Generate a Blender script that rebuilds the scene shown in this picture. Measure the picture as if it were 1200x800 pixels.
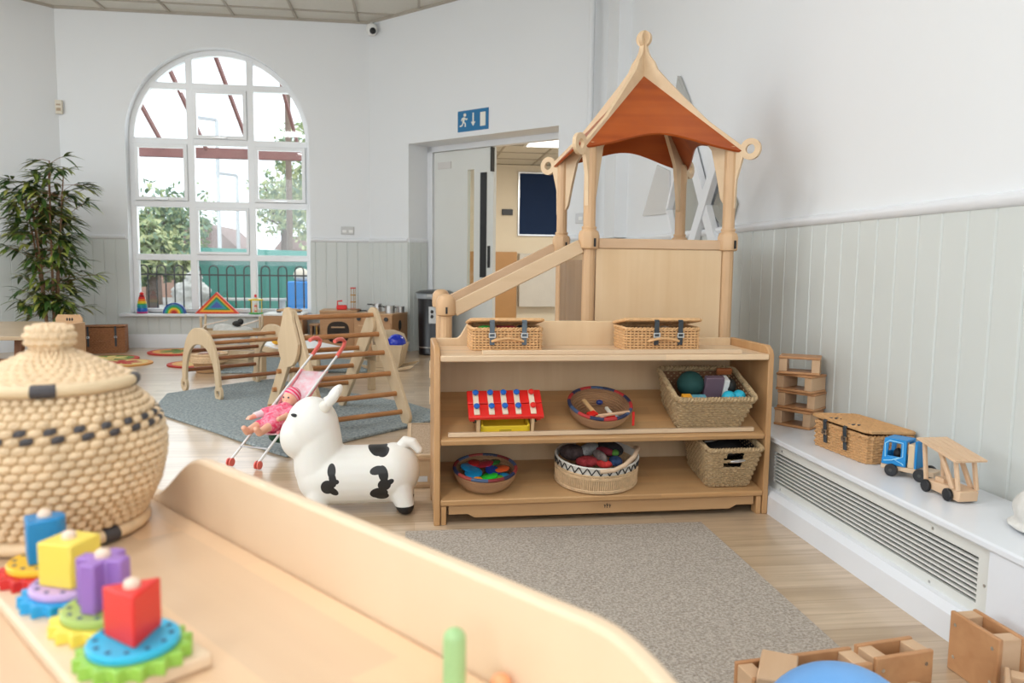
import bpy, bmesh, math, random
from mathutils import Matrix, Vector, Euler
R=math.radians; PI=math.pi
random.seed(7)
sc=bpy.context.scene; COL=sc.collection
for o in list(bpy.data.objects): bpy.data.objects.remove(o)

# ------------------------------------------------------------------ camera
cam_d=bpy.data.cameras.new('camera'); cam=bpy.data.objects.new('camera',cam_d); COL.objects.link(cam); sc.camera=cam
cam_d.sensor_width=36; cam_d.lens=27.0; cam_d.clip_start=.05; cam_d.clip_end=200
yaw,pit,rol=R(7.3056),R(5.6851),R(.6876)
fw=Vector((math.sin(yaw)*math.cos(pit),math.cos(yaw)*math.cos(pit),-math.sin(pit)))
r0=Vector((math.cos(yaw),-math.sin(yaw),0)); u0=r0.cross(fw)
r2=r0*math.cos(rol)+u0*math.sin(rol); u2=-r0*math.sin(rol)+u0*math.cos(rol)
M=Matrix.Identity(4)
for i in range(3): M[i][0]=r2[i]; M[i][1]=u2[i]; M[i][2]=-fw[i]
M[0][3],M[1][3],M[2][3]=0,0,.93
cam.matrix_world=M
cam_d.dof.use_dof=True; cam_d.dof.focus_distance=2.9; cam_d.dof.aperture_fstop=5.0

# ------------------------------------------------------------------ world and light
w=bpy.data.worlds.new('sky'); sc.world=w; w.use_nodes=True
bg=w.node_tree.nodes['Background']; bg.inputs[0].default_value=(.88,.93,1,1); bg.inputs[1].default_value=2.3
sc.view_settings.view_transform='Standard'; sc.view_settings.look='None'; sc.view_settings.gamma=1
sc.view_settings.use_curve_mapping=False; sc.view_settings.exposure=-0.27
def area(name,loc,rot,sx,sy,power,col):
    l=bpy.data.lights.new(name,'AREA'); l.shape='RECTANGLE'; l.size=sx; l.size_y=sy; l.energy=power; l.color=col
    o=bpy.data.objects.new(name,l); COL.objects.link(o); o.location=loc; o.rotation_euler=rot; return o
DAY=(.93,.965,1.0)
area('daylight_rear',(-1.9,-3.25,1.95),(R(90),0,0),6.6,2.3,120,DAY)      # daylight through the rear windows, shining +Y
area('daylight_left',(-6.35,2.2,1.95),(R(90),0,R(-90)),6.4,2.3,120,DAY) # daylight through the left windows, shining +X
area('daylight_arch',(-2.05,9.6,2.3),(R(-70),0,0),2.6,2.6,40,DAY)
sun=bpy.data.lights.new('soft_sun','SUN'); sun.energy=1.2; sun.angle=R(20); sun.color=(1,.97,.92)
so=bpy.data.objects.new('soft_sun',sun); COL.objects.link(so); so.rotation_euler=(R(40),R(15),R(30))

# ------------------------------------------------------------------ helpers
class MB:
    def __init__(s): s.v=[];s.f=[];s.mi=[];s.sm=[];s.M=Matrix.Identity(4)
    def at(s,x=0,y=0,z=0,rz=0,rx=0,ry=0):
        s.M=Matrix.Translation((x,y,z))@Euler((rx,ry,rz)).to_matrix().to_4x4(); return s
    def add(s,vs,fs,mi=0,sm=False):
        b=len(s.v); s.v+=[tuple(s.M@Vector(p)) for p in vs]
        for f in fs: s.f.append(tuple(b+i for i in f)); s.mi.append(mi); s.sm.append(sm)
        return s
    def box(s,x0,x1,y0,y1,z0,z1,mi=0):
        return s.add([(x0,y0,z0),(x1,y0,z0),(x1,y1,z0),(x0,y1,z0),(x0,y0,z1),(x1,y0,z1),(x1,y1,z1),(x0,y1,z1)],
            [(0,3,2,1),(4,5,6,7),(0,1,5,4),(1,2,6,5),(2,3,7,6),(3,0,4,7)],mi)
    def bar(s,p0,p1,w,h,up=(0,0,1),mi=0):
        p0=Vector(p0);p1=Vector(p1);d=(p1-p0).normalized();u=Vector(up);x=d.cross(u).normalized();u=x.cross(d).normalized()
        vs=[]
        for p in (p0,p1):
            for a,b in ((-1,-1),(1,-1),(1,1),(-1,1)): vs.append(p+x*a*w/2+u*b*h/2)
        return s.add(vs,[(0,1,2,3),(7,6,5,4),(0,4,5,1),(1,5,6,2),(2,6,7,3),(3,7,4,0)],mi)
    def tube(s,pts,r,n=8,closed=False,mi=0,cap=True,sm=True):
        pts=[Vector(p) for p in pts];m=len(pts)
        rr=r if isinstance(r,(list,tuple)) else [r]*m
        vs=[];x=None
        for i,p in enumerate(pts):
            if closed: d=pts[(i+1)%m]-pts[i-1]
            else: d=pts[min(i+1,m-1)]-pts[max(i-1,0)]
            d.normalize()
            if x is None:
                x=Vector((0,0,1)) if abs(d.z)<.9 else Vector((1,0,0))
            x=(x-d*x.dot(d)).normalized(); y=d.cross(x)
            for k in range(n):
                a=2*PI*k/n; vs.append(p+(x*math.cos(a)+y*math.sin(a))*rr[i])
        fs=[]
        for i in range(m if closed else m-1):
            j=(i+1)%m
            for k in range(n): fs.append((i*n+k,i*n+(k+1)%n,j*n+(k+1)%n,j*n+k))
        if not closed and cap: fs.append(tuple(range(n-1,-1,-1))); fs.append(tuple((m-1)*n+k for k in range(n)))
        return s.add(vs,fs,mi,sm)
    def cyl(s,p0,p1,r0,r1=None,n=20,mi=0):
        return s.tube([p0,p1],[r0,r0 if r1 is None else r1],n,mi=mi)
    def lathe(s,prof,n=32,c=(0,0,0),mi=0,sm=True,close=False):
        vs=[];m=len(prof)
        for r,z in prof:
            for k in range(n):
                a=2*PI*k/n; vs.append((c[0]+r*math.cos(a),c[1]+r*math.sin(a),c[2]+z))
        fs=[]
        for i in range(m if close else m-1):
            j=(i+1)%m
            for k in range(n): fs.append((i*n+k,i*n+(k+1)%n,j*n+(k+1)%n,j*n+k))
        if not close:
            if prof[0][0]>1e-6: fs.append(tuple(range(n-1,-1,-1)))
            if prof[-1][0]>1e-6: fs.append(tuple((m-1)*n+k for k in range(n)))
        return s.add(vs,fs,mi,sm)
    def ring(s,c,Rr,r,n=32,m=8,axis='z',mi=0):
        pts=[]
        for k in range(n):
            a=2*PI*k/n; u,v=Rr*math.cos(a),Rr*math.sin(a)
            pts.append({'z':(c[0]+u,c[1]+v,c[2]),'y':(c[0]+u,c[1],c[2]+v),'x':(c[0],c[1]+u,c[2]+v)}[axis])
        return s.tube(pts,r,m,True,mi)
    def prism(s,poly,t0,t1,plane='xz',mi=0,sm=False):
        f={'xz':lambda u,v,t:(u,t,v),'yz':lambda u,v,t:(t,u,v),'xy':lambda u,v,t:(u,v,t)}[plane]
        n=len(poly); vs=[f(u,v,t0) for u,v in poly]+[f(u,v,t1) for u,v in poly]
        fs=[tuple(range(n)),tuple(range(2*n-1,n-1,-1))]+[(i,(i+1)%n,n+(i+1)%n,n+i) for i in range(n)]
        return s.add(vs,fs,mi,sm)
    def frame(s,outer,inner,t0,t1,plane='xz',mi=0):   # same point count, ring shaped plate
        f={'xz':lambda u,v,t:(u,t,v),'yz':lambda u,v,t:(t,u,v),'xy':lambda u,v,t:(u,v,t)}[plane]
        n=len(outer); vs=[f(u,v,t) for t in (t0,t1) for u,v in outer]+[f(u,v,t) for t in (t0,t1) for u,v in inner]
        fs=[]
        for i in range(n):
            j=(i+1)%n
            fs+=[(i,j,n+j,n+i),(2*n+i,3*n+i,3*n+j,2*n+j),(i,2*n+i,2*n+j,j),(n+i,n+j,3*n+j,3*n+i)]
        return s.add(vs,fs,mi)
    def ell(s,c,rx,ry,rz,nu=20,nv=12,mi=0,rot=None):
        vs=[];fs=[];Rm=Euler(rot).to_matrix() if rot else Matrix.Identity(3)
        for i in range(nv+1):
            t=PI*i/nv
            for k in range(nu):
                a=2*PI*k/nu; p=Rm@Vector((rx*math.sin(t)*math.cos(a),ry*math.sin(t)*math.sin(a),rz*math.cos(t)))
                vs.append((c[0]+p.x,c[1]+p.y,c[2]+p.z))
        for i in range(nv):
            for k in range(nu): fs.append((i*nu+k,(i+1)*nu+k,(i+1)*nu+(k+1)%nu,i*nu+(k+1)%nu))
        return s.add(vs,fs,mi,True)
    def cap(s,p0,p1,r0,r1,n=16):   # tapered capsule
        s.cyl(p0,p1,r0,r1,n); s.ell(p0,r0,r0,r0,n,10); s.ell(p1,r1,r1,r1,n,10); return s
    def build(s,name,mats,parent=None,bevel=0,auto=40,weld=True,loc=None):
        me=bpy.data.meshes.new(name); me.from_pydata(s.v,[],s.f)
        if not isinstance(mats,(list,tuple)): mats=[mats]
        for m in mats: me.materials.append(m)
        me.polygons.foreach_set('material_index',s.mi); me.polygons.foreach_set('use_smooth',s.sm)
        bm=bmesh.new(); bm.from_mesh(me)
        if weld: bmesh.ops.remove_doubles(bm,verts=bm.verts,dist=1e-6)
        bmesh.ops.recalc_face_normals(bm,faces=bm.faces); bm.to_mesh(me); bm.free()
        try: me.set_sharp_from_angle(angle=R(auto))
        except Exception: pass
        o=bpy.data.objects.new(name,me); COL.objects.link(o)
        if parent: o.parent=parent
        if loc: o.location=loc
        if bevel:
            b=o.modifiers.new('b','BEVEL'); b.width=bevel; b.segments=2; b.limit_method='ANGLE'; b.angle_limit=R(35)
        return o
def thing(name,label,cat,loc=(0,0,0),rz=0,group=None):
    o=bpy.data.objects.new(name,None); COL.objects.link(o); o.location=loc; o.rotation_euler=(0,0,rz)
    o.empty_display_size=.05; o['label']=label; o['category']=cat
    if group: o['group']=group
    return o
def tag(o,label,cat,group=None,kind=None):
    if label: o['label']=label
    if cat: o['category']=cat
    if group: o['group']=group
    if kind: o['kind']=kind
    return o
def struct(o,label=None,cat=None):
    o['kind']='structure'
    if label: o['label']=label; o['category']=cat or 'wall'
    return o
def copy_tree(o,parent=None):
    c=o.copy(); COL.objects.link(c)
    if parent: c.parent=parent
    for ch in list(o.children): copy_tree(ch,c)
    return c
def blend(o,voxel,smooth=6):
    m=o.modifiers.new('r','REMESH'); m.mode='VOXEL'; m.voxel_size=voxel; m.use_smooth_shade=True
    if smooth:
        k=o.modifiers.new('s','SMOOTH'); k.iterations=smooth; k.factor=.6
    return o

# ------------------------------------------------------------------ materials
def nt(name):
    m=bpy.data.materials.new(name); m.use_nodes=True; t=m.node_tree; return m,t,t.nodes['Principled BSDF']
def N(t,ty,**k):
    n=t.nodes.new(ty)
    for a,b in k.items():
        if a in n.inputs.keys(): n.inputs[a].default_value=b
        else: setattr(n,a,b)
    return n
def plain(name,c,rough=.5,metal=0,var=.06,vs=8,bump=0,bs=60,spec=.5,coat=0):
    m,t,p=nt(name); L=t.links.new
    p.inputs['Roughness'].default_value=rough; p.inputs['Metallic'].default_value=metal
    p.inputs['Specular IOR Level'].default_value=spec; p.inputs['Coat Weight'].default_value=coat
    tc=N(t,'ShaderNodeTexCoord'); no=N(t,'ShaderNodeTexNoise'); no.inputs['Scale'].default_value=vs; no.inputs['Detail'].default_value=4
    L(tc.outputs['Object'],no.inputs['Vector'])
    mx=N(t,'ShaderNodeMix',data_type='RGBA'); mx.inputs['A'].default_value=tuple(x*(1-var) for x in c)+(1,); mx.inputs['B'].default_value=tuple(min(1,x*(1+var)) for x in c)+(1,)
    L(no.outputs['Fac'],mx.inputs['Factor']); L(mx.outputs['Result'],p.inputs['Base Color'])
    if bump:
        b=N(t,'ShaderNodeBump'); b.inputs['Strength'].default_value=bump; b.inputs['Distance'].default_value=.002
        n2=N(t,'ShaderNodeTexNoise'); n2.inputs['Scale'].default_value=bs; n2.inputs['Detail'].default_value=3
        L(tc.outputs['Object'],n2.inputs['Vector']); L(n2.outputs['Fac'],b.inputs['Height']); L(b.outputs['Normal'],p.inputs['Normal'])
    return m
def wood(name,c1,c2,axis='x',rough=.42,scale=1.0,stave=False,contrast=1.0,coat=.0):
    m,t,p=nt(name); L=t.links.new; p.inputs['Roughness'].default_value=rough; p.inputs['Coat Weight'].default_value=coat; p.inputs['Specular IOR Level'].default_value=.35
    tc=N(t,'ShaderNodeTexCoord'); mp=N(t,'ShaderNodeMapping'); s=[22*scale]*3; s['xyz'.index(axis)]=1.6*scale
    mp.inputs['Scale'].default_value=s; L(tc.outputs['Object'],mp.inputs['Vector'])
    n1=N(t,'ShaderNodeTexNoise'); n1.inputs['Scale'].default_value=1.0; n1.inputs['Detail'].default_value=6; n1.inputs['Distortion'].default_value=.6
    L(mp.outputs[0],n1.inputs['Vector'])
    n2=N(t,'ShaderNodeTexNoise'); n2.inputs['Scale'].default_value=3.2; n2.inputs['Detail'].default_value=3; L(tc.outputs['Object'],n2.inputs['Vector'])
    ad=N(t,'ShaderNodeMath',operation='ADD'); L(n1.outputs['Fac'],ad.inputs[0]); L(n2.outputs['Fac'],ad.inputs[1])
    cr=N(t,'ShaderNodeValToRGB'); cr.color_ramp.elements[0].position=.5-.22/contrast; cr.color_ramp.elements[1].position=.5+.22/contrast
    cr.color_ramp.elements[0].color=tuple(c2)+(1,); cr.color_ramp.elements[1].color=tuple(c1)+(1,)
    hf=N(t,'ShaderNodeMath',operation='MULTIPLY'); hf.inputs[1].default_value=.5; L(ad.outputs[0],hf.inputs[0]); L(hf.outputs[0],cr.inputs[0])
    out=cr.outputs[0]
    if stave:
        br=N(t,'ShaderNodeTexBrick'); br.inputs['Scale'].default_value=1; br.inputs['Brick Width'].default_value=.42; br.inputs['Row Height'].default_value=.048
        br.inputs['Mortar Size'].default_value=0.0; br.inputs['Color1'].default_value=(.90,.90,.90,1); br.inputs['Color2'].default_value=(1.08,1.05,1.0,1); br.offset=.37
        mp2=N(t,'ShaderNodeMapping'); L(tc.outputs['Object'],mp2.inputs['Vector'])
        if axis=='z': mp2.inputs['Rotation'].default_value=(0,R(90),R(90))
        L(mp2.outputs[0],br.inputs['Vector'])
        mu=N(t,'ShaderNodeMix',data_type='RGBA',blend_type='MULTIPLY'); mu.inputs['Factor'].default_value=1
        L(out,mu.inputs['A']); L(br.outputs['Color'],mu.inputs['B']); out=mu.outputs['Result']
    L(out,p.inputs['Base Color'])
    b=N(t,'ShaderNodeBump'); b.inputs['Strength'].default_value=.08; b.inputs['Distance'].default_value=.001; L(n1.outputs['Fac'],b.inputs['Height']); L(b.outputs['Normal'],p.inputs['Normal'])
    return m
def glassy(name,tint=(.93,.96,.95),gloss=.08):
    m=bpy.data.materials.new(name); m.use_nodes=True; t=m.node_tree; t.nodes.clear(); L=t.links.new
    o=N(t,'ShaderNodeOutputMaterial'); tr=N(t,'ShaderNodeBsdfTransparent'); tr.inputs[0].default_value=tint+(1,)
    g=N(t,'ShaderNodeBsdfGlossy'); g.inputs['Roughness'].default_value=.03; mx=N(t,'ShaderNodeMixShader'); mx.inputs[0].default_value=gloss
    L(tr.outputs[0],mx.inputs[1]); L(g.outputs[0],mx.inputs[2]); L(mx.outputs[0],o.inputs[0]); return m
def emit(name,c,s):
    m,t,p=nt(name); p.inputs['Emission Color'].default_value=c+(1,); p.inputs['Emission Strength'].default_value=s; p.inputs['Base Color'].default_value=c+(1,)
    n=N(t,'ShaderNodeTexNoise'); return m
def twotone(name,c1,c2,scale=30,rough=.8,bump=.3,bs=200,dist=.002):
    m,t,p=nt(name); L=t.links.new; p.inputs['Roughness'].default_value=rough
    tc=N(t,'ShaderNodeTexCoord'); n=N(t,'ShaderNodeTexNoise'); n.inputs['Scale'].default_value=scale; n.inputs['Detail'].default_value=6; n.inputs['Roughness'].default_value=.7
    L(tc.outputs['Object'],n.inputs['Vector'])
    cr=N(t,'ShaderNodeValToRGB'); cr.color_ramp.elements[0].position=.38; cr.color_ramp.elements[1].position=.62
    cr.color_ramp.elements[0].color=tuple(c1)+(1,); cr.color_ramp.elements[1].color=tuple(c2)+(1,); L(n.outputs['Fac'],cr.inputs[0]); L(cr.outputs[0],p.inputs['Base Color'])
    b=N(t,'ShaderNodeBump'); b.inputs['Strength'].default_value=bump; b.inputs['Distance'].default_value=dist
    n2=N(t,'ShaderNodeTexNoise'); n2.inputs['Scale'].default_value=bs; L(tc.outputs['Object'],n2.inputs['Vector']); L(n2.outputs['Fac'],b.inputs['Height']); L(b.outputs['Normal'],p.inputs['Normal'])
    return m

wallm=plain('white_wall_paint',(.79,.81,.83),.6,var=.012,vs=2,bump=.05,bs=120)
panelm=plain('sage_grey_panel_paint',(.63,.66,.64),.5,var=.015,vs=2)
trimm=plain('white_gloss_paint',(.80,.82,.85),.3,var=.015,vs=3)
benchm=plain('white_bench_paint',(.80,.83,.88),.25,var=.02,vs=4)
grillem=plain('pale_grille_paint',(.74,.75,.72),.4,var=.02)
pvcm=plain('white_window_frame',(.86,.88,.90),.25,var=.01)
ceilm=plain('ceiling_tile',(.66,.64,.58),.85,var=.05,vs=30,bump=.3,bs=150)
gridm=plain('ceiling_grid_bar',(.42,.38,.32),.6)
black=plain('black_plastic',(.012,.012,.014),.35)
blackm=plain('black_matte',(.015,.015,.015),.6)
steel=plain('brushed_steel',(.62,.62,.62),.28,metal=1)
glass=glassy('window_glass')
beech=wood('beech_shelf_wood',(.65,.40,.195),(.50,.275,.12),'x',.38,stave=True)
beechz=wood('beech_side_wood',(.60,.36,.175),(.44,.235,.10),'z',.38)
birch=wood('birch_plywood',(.80,.66,.48),(.69,.53,.36),'x',.35)
birchz=wood('birch_plywood_upright',(.76,.57,.36),(.66,.46,.27),'z',.4)
maplepan=wood('maple_panel',(.77,.57,.36),(.67,.46,.26),'z',.4,contrast=1.3,scale=.7)
maplet=wood('pale_maple_top',(.80,.61,.42),(.71,.50,.32),'x',.3,stave=True)
postm=wood('turned_post_wood',(.70,.47,.28),(.56,.34,.175),'z',.4)
railw=wood('handrail_wood',(.70,.49,.32),(.56,.36,.21),'x',.4)
railp=wood('pale_rail_wood',(.70,.52,.34),(.60,.42,.25),'x',.4)
walnut=wood('brown_panel_wood',(.36,.23,.13),(.25,.15,.08),'z',.45)
roofm=wood('orange_stained_wood',(.47,.105,.02),(.33,.06,.012),'x',.32,scale=.8,contrast=1.6)
rung=wood('honey_dowel_wood',(.50,.25,.105),(.36,.15,.055),'x',.38)
ply=wood('pale_plywood',(.64,.50,.33),(.53,.39,.24),'z',.5)
blockw=wood('oiled_block_wood',(.60,.33,.16),(.42,.19,.08),'y',.42)
blockl=wood('pale_block_wood',(.68,.47,.30),(.56,.35,.20),'y',.45)
oak=wood('cabinet_oak',(.54,.31,.16),(.42,.22,.10),'x',.45)
wicker=plain('tan_wicker',(.60,.34,.15),.55,var=.30,vs=55)
wickerp=plain('golden_wicker',(.70,.42,.20),.55,var=.28,vs=55)
wickerd=plain('dark_wicker',(.34,.15,.065),.55,var=.35,vs=50)
grass=plain('twisted_seagrass',(.44,.31,.17),.75,var=.5,vs=90,bump=.5,bs=300)
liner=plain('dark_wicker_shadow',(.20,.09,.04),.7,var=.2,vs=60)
palm=plain('woven_palm_leaf',(.72,.53,.33),.5,var=.32,vs=30)
palmk=plain('dark_palm_leaf',(.05,.045,.05),.5)
cane=plain('pale_split_cane',(.66,.46,.27),.6,var=.3,vs=70)
coil=plain('brown_coil',(.40,.22,.11),.6,var=.3,vs=40)
grey=plain('grey_plastic',(.30,.32,.34),.45)
strap=plain('dark_leather_strap',(.035,.045,.055),.5)
def P(name,c,rough=.35): return plain(name,c,rough,var=.04)
red=P('red_lacquer',(.75,.02,.015)); yel=P('yellow_lacquer',(.82,.60,.03)); blu=P('blue_lacquer',(.01,.12,.50)); grn=P('green_lacquer',(.03,.42,.07))
oran=P('orange_lacquer',(.85,.22,.02)); purp=P('purple_lacquer',(.25,.08,.42)); sky=P('sky_blue_lacquer',(.03,.38,.70)); lime=P('lime_lacquer',(.30,.55,.08))
lilac=P('lilac_lacquer',(.55,.38,.68)); navy=P('navy_lacquer',(.01,.03,.18)); pink=P('pink_plastic',(.84,.27,.30)); coral=P('coral_plastic',(.80,.16,.13))
teal=P('teal_lacquer',(.02,.30,.36)); maroon=P('maroon_lacquer',(.28,.01,.02)); white=P('white_plastic',(.82,.82,.80)); cream=P('cream_plastic',(.72,.66,.55))

# ------------------------------------------------------------------ the room
CZ=3.5; XW=1.68
pts=[(XW,-3.1),(XW,6.49),(-.48,8.65),(-3.64,8.65),(-6.2,6.09),(-6.2,-3.1)]
# floor of pale oak planks
def floor_mat():
    m,t,p=nt('pale_oak_planks'); L=t.links.new; tc=N(t,'ShaderNodeTexCoord')
    br=N(t,'ShaderNodeTexBrick'); br.offset=.37; br.inputs['Scale'].default_value=1; br.inputs['Brick Width'].default_value=.92; br.inputs['Row Height'].default_value=.085
    br.inputs['Mortar Size'].default_value=.0008; br.inputs['Color1'].default_value=(.50,.37,.24,1); br.inputs['Color2'].default_value=(.63,.49,.345,1); br.inputs['Mortar'].default_value=(.40,.29,.19,1)
    L(tc.outputs['Object'],br.inputs['Vector'])
    mp=N(t,'ShaderNodeMapping'); mp.inputs['Scale'].default_value=(2.2,38,1); L(tc.outputs['Object'],mp.inputs['Vector'])
    no=N(t,'ShaderNodeTexNoise'); no.inputs['Scale'].default_value=1; no.inputs['Detail'].default_value=6; no.inputs['Distortion'].default_value=.8; L(mp.outputs[0],no.inputs['Vector'])
    cr=N(t,'ShaderNodeValToRGB'); cr.color_ramp.elements[0].color=(.80,.76,.72,1); cr.color_ramp.elements[1].color=(1.12,1.12,1.12,1); cr.color_ramp.elements[0].position=.3; cr.color_ramp.elements[1].position=.7
    L(no.outputs['Fac'],cr.inputs[0]); mu=N(t,'ShaderNodeMix',data_type='RGBA',blend_type='MULTIPLY'); mu.inputs['Factor'].default_value=1
    L(br.outputs['Color'],mu.inputs['A']); L(cr.outputs[0],mu.inputs['B']); L(mu.outputs['Result'],p.inputs['Base Color'])
    p.inputs['Roughness'].default_value=.30; p.inputs['Specular IOR Level'].default_value=.6; p.inputs['Coat Weight'].default_value=.6; p.inputs['Coat Roughness'].default_value=.17
    return m
floorm=floor_mat()
mb=MB(); mb.prism([(XW+.3,-3.4),(XW+.3,6.6),(1.2,12),(-.1,8.9),(-3.7,8.9),(-6.4,6.2),(-6.4,-3.4)],-.1,0,'xy')
struct(mb.build('floor',floorm))
# ceiling panels and grid bars
mb=MB(); mb.prism([(XW+.3,-3.4),(XW+.3,6.6),(-.42,8.9),(-3.7,8.9),(-6.4,6.2),(-6.4,-3.4)],CZ,CZ+.1,'xy'); ceil=struct(mb.build('ceiling',ceilm))
mb=MB()
def clipx(y): # room extent in x at depth y
    lo=-6.2 if y<6.09 else -6.2+(y-6.09); hi=XW if y<6.49 else XW-(y-6.49); return lo,hi
y=8.65-.64+.3
y=8.35
while y>-3: lo,hi=clipx(y); mb.box(lo,hi,y-.012,y+.012,CZ-.012,CZ+.005); y-=.64
x=-6.0+.29
while x<XW:
    yh=min(8.65,6.09+(x+6.2),6.49+(XW-x)); mb.box(x-.012,x+.012,-3.1,yh,CZ-.012,CZ+.005); x+=.64
for a,b in zip(pts,pts[1:]+pts[:1]): mb.bar((a[0],a[1],CZ-.01),(b[0],b[1],CZ-.01),.04,.03)
mb.build('grid_bar',gridm,ceil)
def added_ceiling_panel(x,y,lab):  # unseen panels, added to give the floor and bench more overhead light
    t=thing('ceiling_light',lab,'ceiling light',(x,y,CZ-.013),0,'square light panels in the hall ceiling')
    m_=MB(); m_.box(-.29,.29,-.29,.29,-.004,0); m_.build('diffuser',emit('added_hall_diffuser',(.96,.98,1),4),t)
    m_=MB(); m_.frame([(-.31,-.31),(.31,-.31),(.31,.31),(-.31,.31)],[(-.29,-.29),(.29,-.29),(.29,.29),(-.29,.29)],-.010,0,'xy'); m_.build('light_frame',trimm,t)
    area('added_hall_lamp',(x,y,CZ-.03),(0,0,0),.6,.6,LAMP,(.95,.975,1))
LAMP=26
for i,(x,y) in enumerate(((-.9,1.0),(-2.5,1.5),(-1.6,3.6),(-4.2,3.2),(-3.2,5.4),(-2.4,-1.2),(.4,-1.4))): added_ceiling_panel(x,y,'square light panel set in the hall ceiling')
# window wall with an arched opening
WX0,WX1,SILL,SPR=-3.0,-1.12,.37,2.22; WC=(WX0+WX1)/2; WR=(WX1-WX0)/2
mb=MB(); Y0,Y1=8.65,8.83
mb.box(-3.75,WX0,Y0,Y1,0,CZ); mb.box(WX1,-.40,Y0,Y1,0,CZ); mb.box(WX0,WX1,Y0,Y1,0,SILL)
K=32
for i in range(K):
    a0=PI-PI*i/K; a1=PI-PI*(i+1)/K
    xa,za=WC+WR*math.cos(a0),SPR+WR*math.sin(a0); xb,zb=WC+WR*math.cos(a1),SPR+WR*math.sin(a1)
    mb.add([(xa,Y0,za),(xb,Y0,zb),(xb,Y0,CZ),(xa,Y0,CZ),(xa,Y1,za),(xb,Y1,zb),(xb,Y1,CZ),(xa,Y1,CZ)],[(0,1,2,3),(4,7,6,5),(0,4,5,1)],0,True)
struct(mb.build('wall_window',wallm,auto=30))
# tongue and groove panelling with V grooves
def panelling(p0,p1,h,name,step=.113,z0=.0,t=.014):
    p0=Vector(p0+(0,));p1=Vector(p1+(0,)); d=(p1-p0); Lg=d.length; d.normalize(); n=Vector((d.y,-d.x,0))  # n = towards the room, on the right of p0->p1
    prof=[(0,t)]; u=step*.5
    while u<Lg-.02: prof+=[(u-.006,t),(u,t-.006),(u+.006,t)]; u+=step
    prof.append((Lg,t)); m_=MB(); vs=[];fs=[]
    for u,k in prof:
        q=p0+d*u+n*k; vs+=[(q.x,q.y,z0),(q.x,q.y,h)]
    for u in (Lg,0):
        q=p0+d*u; vs+=[(q.x,q.y,z0),(q.x,q.y,h)]
    m=len(vs)//2
    for i in range(m): j=(i+1)%m; fs.append((2*i,2*j,2*j+1,2*i+1))
    fs.append(tuple(2*i+1 for i in range(m))); m_.add(vs,fs)
    return struct(m_.build(name,panelm))
def rail(p0,p1,h,name,t=.03):
    p0=Vector(p0+(0,));p1=Vector(p1+(0,)); d=(p1-p0).normalized(); n=Vector((d.y,-d.x,0)); m_=MB()
    sec=[(0,h),(t*.55,h),(t*.8,h+.008),(t,h+.02),(t,h+.032),(t*.6,h+.04),(0,h+.045)]
    vs=[]
    for p in (p0,p1):
        for k,z in sec: q=p+n*k; vs.append((q.x,q.y,z))
    s=len(sec); m_.add(vs,[(i,(i+1)%s,s+(i+1)%s,s+i) for i in range(s)]+[tuple(range(s)),tuple(range(2*s-1,s-1,-1))])
    return struct(m_.build(name,trimm,auto=60))
def skirting(p0,p1,name,h=.145,t=.022):
    p0=Vector(p0+(0,));p1=Vector(p1+(0,)); d=(p1-p0).normalized(); n=Vector((d.y,-d.x,0)); m_=MB()
    sec=[(0,0),(t,0),(t,h-.03),(t*.6,h-.012),(t*.5,h),(0,h)]; vs=[]
    for p in (p0,p1):
        for k,z in sec: q=p+n*k; vs.append((q.x,q.y,z))
    s=len(sec); m_.add(vs,[(i,(i+1)%s,s+(i+1)%s,s+i) for i in range(s)]+[tuple(range(s)),tuple(range(2*s-1,s-1,-1))])
    return struct(m_.build(name,trimm))
DW=1.155
panelling((-3.64,8.65),(WX0,8.65),DW,'trim_1'); panelling((WX1,8.65),(-.48,8.65),DW,'trim_2'); panelling((WX0,8.65),(WX1,8.65),SILL-.03,'trim_3')
rail((-3.64,8.65),(WX0-.02,8.65),DW,'trim_4'); rail((WX1+.01,8.65),(-.48,8.65),DW,'trim_5')
skirting((-3.64,8.636),(-.48,8.636),'baseboard_window')
mb=MB(); mb.box(WX0-.09,WX1+.09,8.55,8.82,SILL-.03,SILL); struct(mb.build('trim_6',trimm,bevel=.008))
# door wall at 45 degrees; u runs from the corner towards the right wall
S=math.sqrt(.5); CO=Vector((-.48,8.65,0)); DU=Vector((S,-S,0)); DN=Vector((S,S,0))  # DN = away from the room
def D(u,n=0,z=0): q=CO+DU*u+DN*n; return (q.x,q.y,z)
def dbox(m_,u0,u1,n0,n1,z0,z1,mi=0):
    c=[D(u0,n0),D(u1,n0),D(u1,n1),D(u0,n1)]
    m_.add([(x,y,z0) for x,y,_ in c]+[(x,y,z1) for x,y,_ in c],[(0,3,2,1),(4,5,6,7),(0,1,5,4),(1,2,6,5),(2,3,7,6),(3,0,4,7)],mi)
OU0,OU1,OH=.60,2.49,2.17
mb=MB(); dbox(mb,0,OU0,0,.36,0,CZ); dbox(mb,OU1,3.08,0,.36,0,CZ); dbox(mb,OU0,OU1,0,.36,OH,CZ); struct(mb.build('wall_door',wallm))
panelling(D(0)[:2],D(OU0)[:2],DW,'trim_7'); rail(D(0)[:2],D(OU0)[:2],DW,'trim_8'); panelling(D(OU1)[:2],D(3.05)[:2],DW,'trim_9'); rail(D(OU1)[:2],D(3.05)[:2],DW,'trim_10')
panelling(D(OU0)[:2],D(OU0,.27)[:2],DW,'trim_11'); rail(D(OU0)[:2],D(OU0,.27)[:2],DW,'trim_12',t=.02)
skirting(D(0,-.014)[:2],D(OU0,-.014)[:2],'baseboard_door'); skirting(D(OU1,-.014)[:2],D(3.05,-.014)[:2],'baseboard_hall')
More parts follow.
